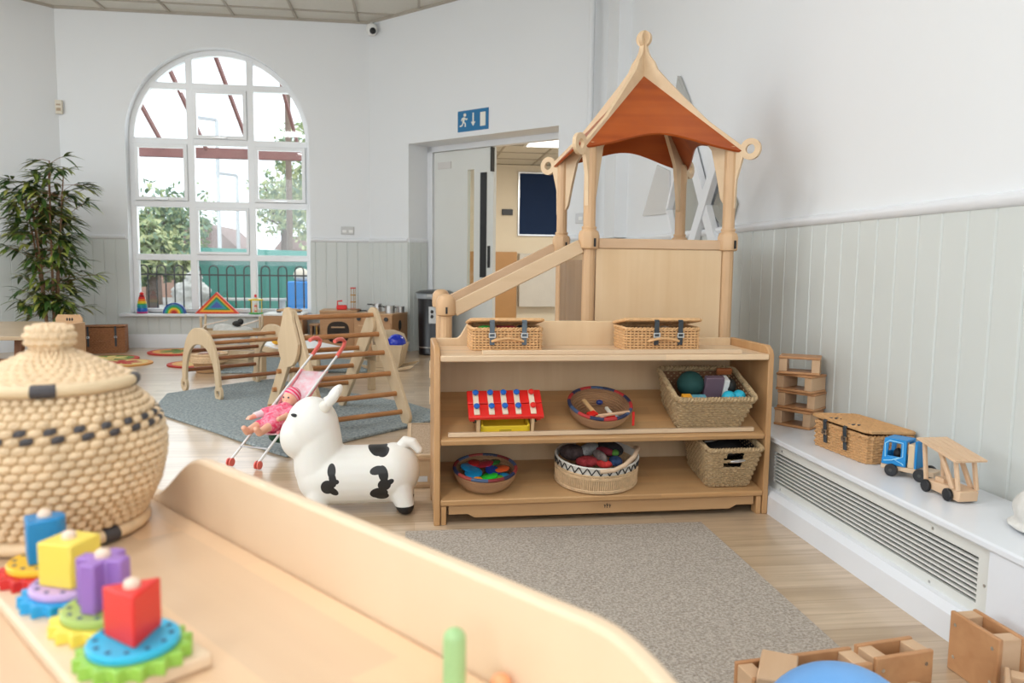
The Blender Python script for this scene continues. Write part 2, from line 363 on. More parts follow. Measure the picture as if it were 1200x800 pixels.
# door frame, leaf
mb=MB(); dbox(mb,OU0,OU0+.07,.28,.36,0,OH); dbox(mb,OU1-.07,OU1,.28,.36,0,OH); dbox(mb,OU0,OU1,.28,.36,OH-.06,OH)
fr=struct(mb.build('trim_13',trimm,bevel=.004))
leafm=plain('off_white_door_paint',(.70,.71,.68),.35,var=.015)
mb=MB(); U0,U1=.68,1.50; n0,n1=.30,.345
vs0,vs1=1.155,1.245
dbox(mb,U0,vs0,n0,n1,.01,OH-.065); dbox(mb,vs1,U1,n0,n1,.01,OH-.065); dbox(mb,vs0,vs1,n0,n1,.01,.60); dbox(mb,vs0,vs1,n0,n1,1.90,OH-.065)
door=struct(mb.build('door_1',leafm))
mb=MB(); dbox(mb,vs0,vs1,.32,.325,.60,1.90); mb.build('vision_pane',glass,door)
mb=MB(); dbox(mb,1.335,1.415,.290,.302,.80,1.86); mb.build('dark_pane',black,door)
mb=MB(); dbox(mb,.74,.93,.292,.302,1.93,2.0); mb.build('door_sign',plain('faded_notice',(.62,.60,.58),.5),door)
mb=MB(); dbox(mb,1.44,1.465,.285,.30,.9,1.12); dbox(mb,1.49,1.505,.26,.31,1.86,OH-.07); mb.build('door_closer',blackm,door)
# right wall
mb=MB(); mb.box(XW,XW+.2,-3.2,6.6,0,CZ); struct(mb.build('wall_right',wallm))
panelling((XW,6.49),(XW,-3.0),1.125,'trim_14',step=.1155); rail((XW,6.49),(XW,-3.0),1.11,'trim_15')
mb=MB(); mb.box(XW-.10,XW,6.02,6.36,1.16,CZ); mb.cyl((XW-.19,6.56,0),(XW-.19,6.56,CZ),.025,.025,12); struct(mb.build('trim_16',wallm))
mb=MB()
def lw(a,b,m_,z0=0,z1=CZ,t=.2):
    a=Vector(a+(0,));b=Vector(b+(0,));d=(b-a).normalized();n=Vector((-d.y,d.x,0)) # outward left of a->b
    c=[a,b,b+n*t,a+n*t]; m_.add([(q.x,q.y,z0) for q in c]+[(q.x,q.y,z1) for q in c],[(0,3,2,1),(4,5,6,7),(0,1,5,4),(1,2,6,5),(2,3,7,6),(3,0,4,7)])
lw((-6.2,6.09),(-3.64,8.65),mb); struct(mb.build('wall_left_bay',wallm))
panelling((-6.2,6.09),(-3.64,8.65),DW,'trim_17'); rail((-6.2,6.09),(-3.64,8.65),DW,'trim_18'); skirting((-6.19,6.08),(-3.65,8.62),'baseboard_bay')
# left and rear walls with big windows (behind the viewer)
def wall_with_window(a,b,w0,w1,name,wname,z0=.8,z1=3.1):
    a3=Vector(a+(0,));b3=Vector(b+(0,));d=(b3-a3).normalized();L=(b3-a3).length
    m_=MB(); p=lambda s:tuple((a3+d*s)[:2])
    lw(p(0),p(w0),m_); lw(p(w1),p(L),m_); lw(p(w0),p(w1),m_,0,z0); lw(p(w0),p(w1),m_,z1,CZ); struct(m_.build(name,wallm))
    m_=MB(); k=4; n=Vector((-d.y,d.x,0))*.08
    for i in range(k+1):
        s=w0+(w1-w0)*i/k; q=a3+d*s+n; m_.bar((q.x,q.y,z0),(q.x,q.y,z1),.07,.06,up=tuple(d))
    for z in (z0,(z0+z1)*.62,z1): q0=a3+d*w0+n;q1=a3+d*w1+n; m_.bar((q0.x,q0.y,z),(q1.x,q1.y,z),.06,.07)
    f=struct(m_.build(wname,pvcm)); m_=MB(); q0=a3+d*w0+n;q1=a3+d*w1+n; m_.add([(q0.x,q0.y,z0),(q1.x,q1.y,z0),(q1.x,q1.y,z1),(q0.x,q0.y,z1)],[(0,1,2,3)]); m_.build('pane',glass,f)
wall_with_window((-6.2,-3.1),(-6.2,6.09),1.9,8.7,'wall_left','window_2')
wall_with_window((XW,-3.1),(-6.2,-3.1),.4,7.2,'wall_rear','window_3')

# arched window
win=None; mb=MB(); FY0,FY1=8.76,8.83; fo=WR; fi=WR-.05
def archpoly(cx,r,z0,zs,k=24): return [(cx-r,z0)]+[(cx+r*math.cos(PI-PI*i/k),zs+r*math.sin(PI-PI*i/k)) for i in range(k+1)]+[(cx+r,z0)]
mb.frame(archpoly(WC,WR+.005,SILL,SPR),archpoly(WC,WR-.055,SILL+.045,SPR),FY0,FY1)
XM=[WC-.312,WC+.312]; ZT=[.97,1.54,2.20,2.78]
for x in XM:
    zt=SPR+math.sqrt((WR-.03)**2-(x-WC)**2); mb.box(x-.035,x+.035,FY0-.005,FY1,SILL+.03,zt)
for z in ZT:
    hw=WR-.03 if z<=SPR else math.sqrt((WR-.03)**2-(z-SPR)**2); mb.box(WC-hw,WC+hw,FY0-.004,FY1,z-.033,z+.033)
win=struct(mb.build('window_1',pvcm,bevel=.006))
def casement(x0,x1,z0,z1,parent):
    m_=MB(); o=[(x0,z0),(x1,z0),(x1,z1),(x0,z1)]; w_=.038; i_=[(x0+w_,z0+w_),(x1-w_,z0+w_),(x1-w_,z1-w_),(x0+w_,z1-w_)]
    m_.frame(o,i_,FY0-.025,FY0+.03); c=m_.build('casement',pvcm,parent,bevel=.004)
    m_=MB(); cx=(x0+x1)/2; m_.box(cx-.07,cx+.07,FY0-.045,FY0-.025,z0+.008,z0+.022); m_.build('window_handle',steel,c)
G_=.035
casement(WC-WR+.055,XM[0]-G_,1.54+.033,2.20-.033,win); casement(XM[1]+G_,WC+WR-.055,1.54+.033,2.20-.033,win)
casement(XM[0]+G_,XM[1]-G_,2.20+.033,2.78-.033,win)
mb=MB(); o=[(XM[0]+G_,.97+.033),(XM[1]-G_,.97+.033),(XM[1]-G_,1.54-.033),(XM[0]+G_,1.54-.033)]
i_=[(o[0][0]+.03,o[0][1]+.03),(o[1][0]-.03,o[1][1]+.03),(o[2][0]-.03,o[2][1]-.03),(o[3][0]+.03,o[3][1]-.03)]
mb.frame(o,i_,FY0-.02,FY0+.03); mb.build('casement',pvcm,win,bevel=.004)
mb=MB(); ap=archpoly(WC,WR-.05,SILL+.04,SPR); mb.add([(x,FY0+.035,z) for x,z in ap],[tuple(range(len(ap)))]); mb.build('window_pane',glass,win)

# bench with radiator grille along the right wall
BZ=.288; mb=MB()
mb.box(1.355,XW-.014,-1.5,3.35,BZ-.022,BZ); top=struct(mb.build('trim_19',benchm,bevel=.006))
mb=MB(); mb.box(1.332,XW-.02,-1.5,3.35,0,.07); mb.add([(1.332,-1.5,.07),(1.332,3.35,.07),(1.352,3.35,.088),(1.352,-1.5,.088),(1.42,-1.5,.088),(1.42,3.35,.088)],[(0,1,2,3),(3,2,5,4)])
struct(mb.build('trim_20',benchm))
mb=MB(); mb.box(1.36,XW-.02,-1.5,1.612,.07,BZ-.022); mb.box(1.385,XW-.02,3.2,3.35,.07,BZ-.022); struct(mb.build('trim_21',benchm))
# grille panel: slots are real gaps in front of a dark cavity
mb=MB(); xg0,xg1=1.372,1.382; ya,yb=1.66,2.735; zs=[.1195+i*(.227-.1195)/8 for i in range(9)]
mb.box(xg0,xg1,1.615,3.2,.088,zs[0]-.0042); mb.box(xg0,xg1,1.615,3.2,zs[8]+.0042,BZ-.022); mb.box(xg0,xg1,1.615,ya,zs[0]-.0042,zs[8]+.0042); mb.box(xg0,xg1,yb,3.2,zs[0]-.0042,zs[8]+.0042)
for a,b in zip(zs,zs[1:]): mb.box(xg0,xg1,ya,yb,a+.0042,b-.0042)
gr=tag(mb.build('radiator_grille',grillem),'long pale louvred heating grille set into the front of the white bench','grille')
mb=MB(); mb.box(xg1+.004,xg1+.02,1.63,3.15,.092,.262); mb.build('dark_cavity',blackm,gr)
mb=MB()
for yy,zz in ((2.68,.245),(2.68,.098),(1.83,.245),(1.83,.098),(1.635,.17)): mb.cyl((xg0-.0015,yy,zz),(xg0,yy,zz),.004,.004,10)
mb.build('screw_head',steel,gr)

# corridor beyond the doorway
corrm=plain('warm_cream_paint',(.78,.70,.56),.6,var=.02)
mb=MB(); mb.box(.2,4.2,11.3,11.45,0,2.6); struct(mb.build('wall_corridor',corrm))
mb=MB(); mb.box(3.9,4.05,6,11.4,0,2.6); mb.box(-.3,.2,8.9,11.4,0,2.6); struct(mb.build('wall_corridor_side',corrm))
mb=MB(); mb.prism([D(0,.36)[:2],D(3.3,.36)[:2],(4.05,6.3),(4.05,11.4),(-.2,11.4),(-.2,9.0)],2.39,2.5,'xy'); cc=struct(mb.build('ceiling_corridor',ceilm))
mb=MB()
for k in range(6):
    y=8.3+k*.6; mb.box(max(.2,8.75-y),3.9,y,y+.025,2.382,2.392)
for k in range(6):
    x=.5+k*.6; mb.box(x,x+.025,max(6.6,8.75-x),11.3,2.382,2.392)
mb.build('grid_bar',gridm,cc)
mb=MB(); mb.prism([(XW+.2,6.2),(4.05,6.2),(4.05,11.4),(-.2,11.4),(-.2,8.8),(.3,8.5)],-.1,-.001,'xy'); struct(mb.build('floor_corridor',plain('corridor_vinyl',(.42,.36,.28),.4)))
lt=thing('ceiling_light','square lit panel in the corridor ceiling beyond the doorway','ceiling light',(1.62,9.2,2.385))
mb=MB(); mb.box(-.26,.26,-.30,.30,-.008,0); mb.build('diffuser',emit('lit_diffuser',(1,.97,.92),3.5),lt)
mb=MB(); mb.frame([(-.29,-.33),(.29,-.33),(.29,.33),(-.29,.33)],[(-.26,-.30),(.26,-.30),(.26,.30),(-.26,.30)],-.014,0,'xy'); mb.build('light_frame',white,lt)
l=area('corridor_lamp',(1.9,8.9,2.33),(0,0,0),1.2,1.2,66,(1,.93,.80))
bd=thing('noticeboard','dark blue noticeboard on the cream corridor wall','noticeboard',(1.80,11.29,1.82))
mb=MB(); mb.box(-.27,.30,-.02,0,-.44,.44); mb.build('felt_panel',plain('navy_felt',(.005,.022,.075),.9,bump=.4,bs=300),bd)
mb=MB(); o=[(-.29,-.46),(.32,-.46),(.32,.46),(-.29,.46)]; mb.frame(o,[(-.27,-.44),(.30,-.44),(.30,.44),(-.27,.44)],-.03,0); mb.build('board_frame',steel,bd)
mb=MB(); mb.box(1.275,1.435,11.27,11.299,1.655,1.74); o=tag(mb.build('wall_panel_box',black,bevel=.004),'small black box mounted on the cream corridor wall','wall box')
mb=MB(); mb.box(.6,1.50,11.24,11.298,0,1.12); tag(mb.build('wood_cupboard',plain('golden_oak_panel',(.50,.27,.10),.4,var=.15,vs=5),bevel=.004),'golden wood panel low on the corridor wall behind the handrails','panel')
mb=MB(); mb.box(1.53,2.6,11.18,11.298,.32,1.10); tag(mb.build('radiator_cover',plain('pale_cover',(.62,.60,.56),.5),bevel=.004),'plain pale box panel low on the corridor wall under the noticeboard','panel')

# ------------------------------------------------------------------ small wall fittings
# fire exit sign
sg=thing('exit_sign','blue sign with running figure, down arrow and doorway above the door opening','sign',D(1.0,-.0,2.22)); sg.rotation_euler=(0,0,R(-45))
sgx=1.685-1.29
mb=MB(); a0,a1=.29,.68; mb.box(a0,a1,-.006,0,.0,.2); sb=mb.build('sign_board',P('sign_blue',(.012,.16,.36)),sg)
signw=plain('sign_cream',(.80,.80,.72),.5)
mb=MB()
def poly(pl,m_,dx=0): m_.prism([(x*.2+a0+dx,z*.2) for x,z in pl],-.0085,-.006)
mb.lathe([(0,-.001),(.018,-.001),(.018,.001),(0,.001)],14); mb=MB()
mb.prism([(a0+.093+.017*math.cos(t*PI/6),.158+.017*math.sin(t*PI/6)) for t in range(12)],-.0085,-.006)
def limb(pl,w_=.014):
    for (x0,z0),(x1,z1) in zip(pl,pl[1:]): mb.bar((x0+a0,-.0072,z0),(x1+a0,-.0072,z1),.0025,w_,up=(-(z1-z0),0,(x1-x0)))
limb([(.085,.135),(.072,.09)],.024); limb([(.088,.132),(.112,.112),(.125,.122)],.011); limb([(.082,.135),(.058,.125),(.048,.105)],.011)
limb([(.075,.092),(.100,.078),(.098,.045)],.013); limb([(.072,.09),(.058,.06),(.028,.055)],.013)
mb.build('running_figure',signw,sg)
mb=MB(); mb.prism([(a0+.192,.17),(a0+.208,.17),(a0+.208,.085),(a0+.228,.085),(a0+.2,.045),(a0+.172,.085),(a0+.192,.085)],-.0085,-.006); mb.build('down_arrow',signw,sg)
mb=MB(); mb.box(a0+.29,a0+.355,-.0085,-.006,.035,.165); mb.build('doorway_symbol',signw,sg)
# cctv camera in the corner
cv=thing('security_camera','small white dome camera with black lens in the ceiling corner','camera',(-.44,8.52,3.38))
mb=MB(); mb.lathe([(0,-.055),(.035,-.05),(.055,-.02),(.06,.02),(.05,.05),(.03,.06),(0,.06)],20); mb.build('housing',white,cv)
mb=MB(); mb.ell((.012,-.045,-.02),.034,.028,.034); mb.build('lens',black,cv)
mb=MB(); mb.cyl((0,.02,.04),(0,.10,.10),.02,.02,12); mb.build('bracket',white,cv)
al=thing('fire_alarm_point','small cream alarm box on the wall left of the window','alarm',(-3.62,8.61,2.42))
mb=MB(); mb.box(-.035,.035,-.0,.03,0,.14); mb.build('case',cream,al,bevel=.006)
mb=MB(); mb.box(-.02,.02,-.004,0,.03,.06); mb.box(-.02,.02,-.004,0,.085,.1); mb.build('button',plain('tan_button',(.45,.33,.22),.5),al)
so_=thing('wall_socket','small grey double socket plate on the wall right of the window','socket',(-.72,8.649,1.24))
mb=MB(); mb.box(-.07,.07,-.012,0,0,.085); mb.build('socket_plate',plain('grey_plate',(.55,.55,.54),.4),so_,bevel=.004)
mb=MB()
for dx in (-.035,.035): mb.box(dx-.022,dx+.022,-.016,-.011,.02,.05)
mb.build('socket_cover',white,so_)
th=thing('wall_switch','small white switch plate on the white wall behind the playhouse','switch',D(2.75,0,1.30)); th.rotation_euler=(0,0,R(-45))
mb=MB(); mb.box(-.06,.06,-.012,0,0,.09); mb.build('switch_plate',plain('pale_grey_plate',(.62,.63,.64),.4),th,bevel=.004)
mb=MB(); mb.box(-.02,.02,-.02,-.011,.03,.06); mb.build('rocker',white,th)
vb=thing('wall_valve','small white pipe clip with rod on the panelled wall behind the stacked blocks','pipe fitting',(XW-.014,2.95,.40))
mb=MB(); mb.cyl((-.02,0,0),(-.02,0,.12),.008,.008,10); mb.build('rod',white,vb)
mb=MB(); mb.box(-.03,0,-.012,.012,.02,.035); mb.box(-.03,0,-.012,.012,.085,.10); mb.build('clip',white,vb)
# diamond mirror set on the right wall
mirm=plain('mirror_surface',(.80,.78,.72),.03,metal=1,var=0)
mr=thing('wall_mirror','diamond lattice mirror in white frame on the wall behind the playhouse','mirror',(XW,4.5,1.0))
def dia(cy,cz,hy,hz,tri=None):
    return [(cy,cz-hz),(cy+hy,cz),(cy,cz+hz),(cy-hy,cz)]
def rel(pl): return [(y-4.5,z-1.0) for y,z in pl]
plates=[[(4.83,1.62),(4.44,1.80),(4.816,2.125)][::-1],]
mb=MB(); mb.prism(rel([(4.95,1.70),(4.40,1.70),(4.82,2.13)]),-.03,-.005,'yz'); mb.build('peak_mirror',plain('grey_mirror',(.55,.54,.51),.08,metal=.8,var=0),mr)
d1=[(4.66,1.02),(4.86,1.30),(4.66,1.58),(4.46,1.30)]
mb=MB(); mb.prism(rel([(4.62,.96),(4.88,1.30),(4.64,1.68),(4.30,1.28)]),-.012,-.002,'yz'); mb.build('mirror_backing',plain('dim_mirror',(.62,.60,.55),.06,metal=1,var=0),mr)
mb=MB(); mb.prism(rel([(3.98,1.08),(4.22,1.26),(4.02,1.46),(3.87,1.26)]),-.012,-.002,'yz'); mb.build('side_diamond',plain('dim_mirror_b',(.50,.48,.42),.08,metal=1,var=0),mr)
mb=MB()
def slat(a,b,w_=.085,t=.035,x=-.03): 
    a=rel([a])[0];b=rel([b])[0]; mb.bar((x,a[0],a[1]),(x,b[0],b[1]),t,w_,up=(0,-(b[1]-a[1]),b[0]-a[0]))
slat((4.62,1.76),(4.04,.98)); slat((4.02,1.60),(4.52,.94),x=-.0385); slat((4.66,1.70),(4.90,1.30),.03); slat((4.90,1.30),(4.66,.96),.03)
mb.build('lattice_frame',trimm,mr)
mb=MB(); mb.prism([(5.55,1.30),(5.24,1.63),(4.98,1.56),(4.95,1.28)],XW-.012,XW-.002,'yz'); tag(mb.build('triangle_mirror',plain('grey_mirror_tri',(.70,.70,.70),.25,metal=.2,var=0)),'grey triangular mirror on the wall seen through the playhouse opening','mirror')

# ------------------------------------------------------------------ rugs
carpet=twotone('taupe_carpet',(.30,.25,.205),(.58,.52,.45),140,.95,1.0,350,.004)
mb=MB(); mb.box(-.03,1.035,.5,2.605,0.0005,.009); tag(mb.build('carpet_mat',carpet),'flat taupe carpet mat on the floor in front of the shelf unit','rug')
rugm=twotone('blue_grey_pile',(.18,.22,.23),(.40,.45,.46),60,.95,1.0,220,.006)
def rugpoly(pl,z,name,lab,mats):
    m_=MB(); m_.prism(pl,.001,z,'xy'); return tag(m_.build(name,mats,bevel=.004),lab,'rug')
rugpoly([(-.60,3.70),(-.33,4.03),(.08,4.45),(.125,4.53),(.12,4.78),(-.03,5.05),(-1.10,6.17),(-1.26,6.05),(-1.70,5.52),(-1.60,4.90),(-1.06,4.26),(-.70,3.81)],.018,'grey_rug','large blue-grey rug under the climbing triangle and toy pushchair',rugm)
rugpoly([(-1.62,6.60),(-.40,6.60),(-.42,7.3),(-.95,7.62),(-1.62,7.60)],.016,'grey_rug','further blue-grey rug behind the climbing arch',rugm)
def floor_mat_round(x,y,r,cols,lab):
    t=thing('floor_mat',lab,'floor mat',(x,y,0),0,'round picture mats on the floor')
    m_=MB(); m_.lathe([(0,.001),(r,.001),(r,.012),(r*.88,.013),(0,.013)],36); m_.build('mat_base',cols[0],t)
    m_=MB(); m_.lathe([(0,.0132),(r*.84,.0132),(r*.84,.0145),(0,.0145)],36); m_.build('picture_disc',cols[1],t)
    m_=MB()
    for k in range(7):
        a=k*.9+x; q=r*.42; m_.ell((q*math.cos(a),q*math.sin(a),.0145),r*.26,r*.15,.002,12,6,rot=(0,0,a))
    m_.ell((0,0,.0145),r*.22,r*.22,.002,12,6)
    m_.build('leaf_patch',cols[2],t)
gl=P('leaf_green',(.12,.22,.03),.7); matr=P('mat_red',(.50,.03,.015),.7); mato=P('mat_orange',(.70,.33,.08),.7); maty=P('mat_yellow',(.70,.52,.18),.7)
floor_mat_round(-2.38,8.17,.30,(matr,mato,gl),'red-edged round floor mat under the window with green leaf pictures')
floor_mat_round(-2.86,7.60,.27,(matr,gl,maty),'round floor mat with green centre nearest the wicker hamper')
floor_mat_round(-2.62,7.27,.26,(mato,maty,matr),'round orange floor mat with red spots, left one nearest the camera')
floor_mat_round(-1.94,7.2,.26,(matr,mato,maty),'round orange floor mat partly behind the climbing arch')
floor_mat_round(-1.72,7.85,.18,(matr,matr,gl),'small dark red round mat behind the climbing arch')

# ------------------------------------------------------------------ woven basket builders
def rrect(hx,hy,rc,n):
    """n points, even spacing, around a rounded rectangle -> (x,y,nx,ny)"""
    segs=[]; L=0
    q=PI*rc/2
    parts=[('l',(hx,-hy+rc),(hx,hy-rc),(1,0)),('a',(hx-rc,hy-rc),0),('l',(hx-rc,hy),(-hx+rc,hy),(0,1)),('a',(-hx+rc,hy-rc),90),
           ('l',(-hx,hy-rc),(-hx,-hy+rc),(-1,0)),('a',(-hx+rc,-hy+rc),180),('l',(-hx+rc,-hy),(hx-rc,-hy),(0,-1)),('a',(hx-rc,-hy+rc),270)]
    lens=[math.dist(p[1],p[2]) if p[0]=='l' else q for p in parts]; T=sum(lens); out=[]
    for i in range(n):
        s=T*i/n
        for p,l in zip(parts,lens):
            if s<=l+1e-9:
                if p[0]=='l': f=s/l if l else 0; out.append((p[1][0]+(p[2][0]-p[1][0])*f,p[1][1]+(p[2][1]-p[1][1])*f,p[3][0],p[3][1]))
                else:
                    a=R(p[2])+s/rc; out.append((p[1][0]+rc*math.cos(a),p[1][1]+rc*math.sin(a),math.cos(a),math.sin(a)))
                break
            s-=l
    return out
def weave_wall(mb,loop,h,rows,n,sr,amp,stake=.0022,z0=0,skip=None,every=1):
    """loop(t)->[(x,y,nx,ny)]*n"""
    for r in range(rows):
        t=(r+.5)/rows; L=loop(t); pts=[]
        for i,(x,y,a,b) in enumerate(L):
            o=amp*(1 if (i+r)%2 else -1); pts.append((x+a*o,y+b*o,z0+h*t))
        if skip:
            run=[]
            for i in range(n+1):
                if skip(t,L[i%n]):
                    if len(run)>1: mb.tube(run,sr,5)
                    run=[]
                else: run.append(pts[i%n])
            if len(run)>1: mb.tube(run,sr,5)
        else: mb.tube(pts,sr,5,True)
    if stake:
        for i in range(0,n,every):
            pts=[]
            for t in ((0,.25,.5) if skip and skip(.6,loop(0)[i]) else (0,.25,.5,.75,1)):
                x,y,a,b=loop(t)[i]
                pts.append((x,y,z0+h*t))
            if len(pts)>1: mb.tube(pts,stake,5)
def twist_rim(mb,L,z,rr=.006,tw=.5,strands=2,k=1):
    n=len(L)
    for s_ in range(strands):
        pts=[]
        m=n*3
        for j in range(m):
            i=j/3; a=L[int(i)%n]; b=L[(int(i)+1)%n]; f=i-int(i)
            x=a[0]+(b[0]-a[0])*f; y=a[1]+(b[1]-a[1])*f; nx=a[2]; ny=a[3]
            ph=2*PI*s_/strands+j*PI*2/3*tw
            pts.append((x+nx*rr*.6*math.cos(ph),y+ny*rr*.6*math.cos(ph),z+rr*.6*math.sin(ph)))
        mb.tube(pts,rr*.75,5,True)
def lin(a,b,t): return a+(b-a)*t
def rect_basket(name,lab,cat,loc,rz,w0,d0,w1,d1,h,mat,rows=10,n=72,sr=.0045,amp=.003,rc=.02,group=None,skip=None,rimr=.007,inner=None):
    t=thing(name,lab,cat,loc,rz,group)
    loop=lambda q: rrect(lin(w0,w1,q)/2,lin(d0,d1,q)/2,rc,n)
    m_=MB(); weave_wall(m_,loop,h,rows,n,sr,amp,skip=skip); m_.build('woven_wall',mat,t,weld=False)
    m_=MB(); twist_rim(m_,loop(1),h,rimr); m_.build('rim',mat,t,weld=False)
    m_=MB(); m_.prism([(x,y) for x,y,_,_ in rrect(w0/2-.002,d0/2-.002,rc,36)],.0,.006,'xy')
    m_.build('basket_base',mat,t)
    # thin inner backing so that the weave reads as closed
    m_=MB(); a=loop(0);b=loop(1); k=n
    vs=[(x-nx*.006,y-ny*.006,.004) for x,y,nx,ny in a]+[(x-nx*.006,y-ny*.006,h*.93) for x,y,nx,ny in b]+[(x-nx*.008,y-ny*.008,.004) for x,y,nx,ny in a]+[(x-nx*.008,y-ny*.008,h*.93) for x,y,nx,ny in b]
    fs=[]
    for i in range(k):
        j=(i+1)%k
        if skip and skip(.6,a[i]): continue
        fs+=[(i,j,k+j,k+i),(2*k+i,3*k+i,3*k+j,2*k+j),(k+i,k+j,3*k+j,3*k+i)]
    m_.add(vs,fs); m_.build('inner_lining',inner or mat,t,weld=False)
    return t
def hamper(name,lab,loc,rz,w_,d_,h,mat,open_a=6,straps=((-.28),(.25)),group=None,rows=8,n=60,strapmat=None,sr=.0040,handle=False,inner=None,lidover=.006):
    """front faces local -y; lid hinged at the back"""
    t=thing(name,lab,'basket',loc,rz,group)
    loop=lambda q: rrect(w_/2,d_/2,.018,n)
    m_=MB(); weave_wall(m_,loop,h,rows,n,sr,.0036,stake=.003); m_.build('woven_wall',mat,t,weld=False)
    m_=MB(); twist_rim(m_,loop(1),h,.006); m_.build('rim',mat,t,weld=False)
    m_=MB(); m_.box(-w_/2+.005,w_/2-.005,-d_/2+.005,d_/2-.005,0,.005); m_.build('basket_base',mat,t)
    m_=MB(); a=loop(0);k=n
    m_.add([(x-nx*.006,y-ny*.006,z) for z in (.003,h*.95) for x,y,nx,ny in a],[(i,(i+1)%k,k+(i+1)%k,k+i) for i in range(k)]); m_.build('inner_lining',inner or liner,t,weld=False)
    # lid
    m_=MB(); m_.M=Matrix.Translation((0,d_/2,h+.008))@Euler((R(-open_a),0,0)).to_matrix().to_4x4()
    lw_,ld=w_/2+lidover,d_+lidover
    nr=int(ld/.011)
    for r in range(nr):
        y=-ld+ld*(r+.5)/nr; pts=[]; mm=int(w_/.012)
        for i in range(mm+1): pts.append((-lw_+2*lw_*i/mm,y,.0025*(1 if (i+r)%2 else -1)+.004))
        m_.tube(pts,.0048,5)
    m_.tube([(x,y-ld/2,.004) for x,y,_,_ in rrect(lw_,ld/2,.015,40)],.0065,6,True)
    m_.build('lid',mat,t,weld=False)
    sm=strapmat or strap
    for sx in straps:
        x=sx*w_; m_=MB(); top=-(d_+.006)
        ca,sa=math.cos(R(open_a)),math.sin(R(open_a))
        yl=d_/2-ld*ca; zl=h+.008+ld*sa
        path=[(x,yl+.05,zl+.007-.05*sa/ca*0+(-.05)*sa),(x,yl,zl+.008),(x,yl-.010,zl-.004),(x,-d_/2-.012,h*.62),(x,-d_/2-.010,h*.28)]
        for p,q in zip(path,path[1:]): m_.bar(p,q,.018,.0025,up=(0,-1,.3))
        o=m_.build('strap',sm,t)
        m_=MB(); m_.frame([(x-.013,h*.62),(x+.013,h*.62),(x+.013,h*.62+.018),(x-.013,h*.62+.018)],[(x-.009,h*.62+.004),(x+.009,h*.62+.004),(x+.009,h*.62+.014),(x-.009,h*.62+.014)],-d_/2-.018,-d_/2-.015)
        m_.build('buckle',steel,o)
    if handle:
        m_=MB(); m_.tube([(-.06+.012*i,-d_/2-.012-.012*math.sin(PI*i/10),h*.45+.012*math.sin(PI*i/10)) for i in range(11)],.005,6); m_.build('carry_handle',mat,t)
    return t
# ------------------------------------------------------------------ low shelf units (same maker)
def shelf_unit(name,lab,loc,rz,W,Dp,H,levels,raise0,raiseh,mats,lip=.03,foot=.05,flat_end=.13,logo=False,strips=None,tilts=(0,0)):
    top,side,back=mats[:3]
    t=thing(name,lab,'shelf unit',loc,rz)
    th=.022
    for x0,x1 in ((0,th),(W-th,W)):
        m_=MB(); m_.prism([(0,0),(.05,0),(.05,foot*.7),(Dp-.05,foot*.7),(Dp-.05,0),(Dp,0),(Dp,H+lip),(.035,H+lip),(.008,H+.012),(0,H-.006)],x0,x1,'yz'); m_.build('side_panel',side,t,bevel=.004)
    m_=MB(); m_.box(th,W-th,-.004,Dp-.018,H-th,H); m_.build('top_board',top,t,bevel=.004)
    for z,tl in zip(levels,tilts):
        m_=MB(); Lb=(Dp-.022)/math.cos(tl)-math.sin(tl)*th*.5; m_.M=Matrix.Translation((0,0,z))@Matrix.Rotation(tl,4,'X'); m_.box(th+.001,W-th-.001,-.002,Lb,-th,0); m_.build('shelf_board',mats[3],t,bevel=.004)
    for x_a,x_b,z_ in (strips or []):
        m_=MB(); m_.box(x_a,x_b,.012,.030,z_,z_+.016); m_.build('stop_strip',top,t,bevel=.002)
    # back board with raised middle
    x0,x1=raise0
    def sc_(xa,za,xb,zb,k=10): return [(xa+(xb-xa)*i/k, za+(zb-za)*(.5-.5*math.cos(PI*i/k))) for i in range(k+1)]
    pl=[(th+.001,.05),(W-th-.001,.05),(W-th-.001,H+lip)]+sc_(x1+raiseh[1],H+lip,x1,H+raiseh[0])+sc_(x0,H+raiseh[0],x0-raiseh[1],H+lip)+[(th+.001,H+lip)]
    m_=MB(); m_.prism(pl,Dp-.017,Dp-.001); m_.build('back_board',back,t,bevel=.004)
    # kick board with cut-out
    m_=MB(); z1=levels[-1]-th-.001; zl=.022; m_.prism([(th+.03,z1),(th+.03,zl+.014),(th+.10,zl+.014),(th+.125,zl),(W-th-.125,zl),(W-th-.10,zl+.014),(W-th-.03,zl+.014),(W-th-.03,z1)],.012,.030); kb=m_.build('kick_board',mats[4],t,bevel=.002)
    for x in (th+.003,W-th-.022): m_=MB(); m_.box(x,x+.019,.004,.05,0,z1); m_.build('foot_block',side,t,bevel=.003)
    if logo:
        m_=MB(); cx=W*.505
        for dx,s in ((-.009,1),(0,1.25),(.010,1)):
            b=z1-.027
            m_.bar((cx+dx,.0112,b),(cx+dx,.0112,b+.014*s),.0015,.0022,up=(0,-1,0)); m_.bar((cx+dx,.0112,b+.007*s),(cx+dx-.004,.0112,b+.012*s),.0013,.002,up=(0,-1,0)); m_.bar((cx+dx,.0112,b+.005*s),(cx+dx+.004,.0112,b+.010*s),.0013,.002,up=(0,-1,0))
        m_.build('burnt_tree_mark',blackm,kb)
    return t
kick=wood('kick_board_wood',(.54,.33,.17),(.42,.24,.11),'x',.42)
kickp=wood('kick_board_pale',(.78,.62,.44),(.68,.50,.33),'x',.42)
mid=shelf_unit('toy_shelf','low open wooden shelf unit holding toy baskets, standing in front of the playhouse',(.07,2.672,0),R(1.0),1.262,.35,.612,[.31,.0925],(.16,1.05),(.098,.06),(maplet,beechz,birchz,beech,kick),logo=True,strips=[(.17,1.14,.612),(.05,1.20,.318)],tilts=(R(20.5),R(10)))

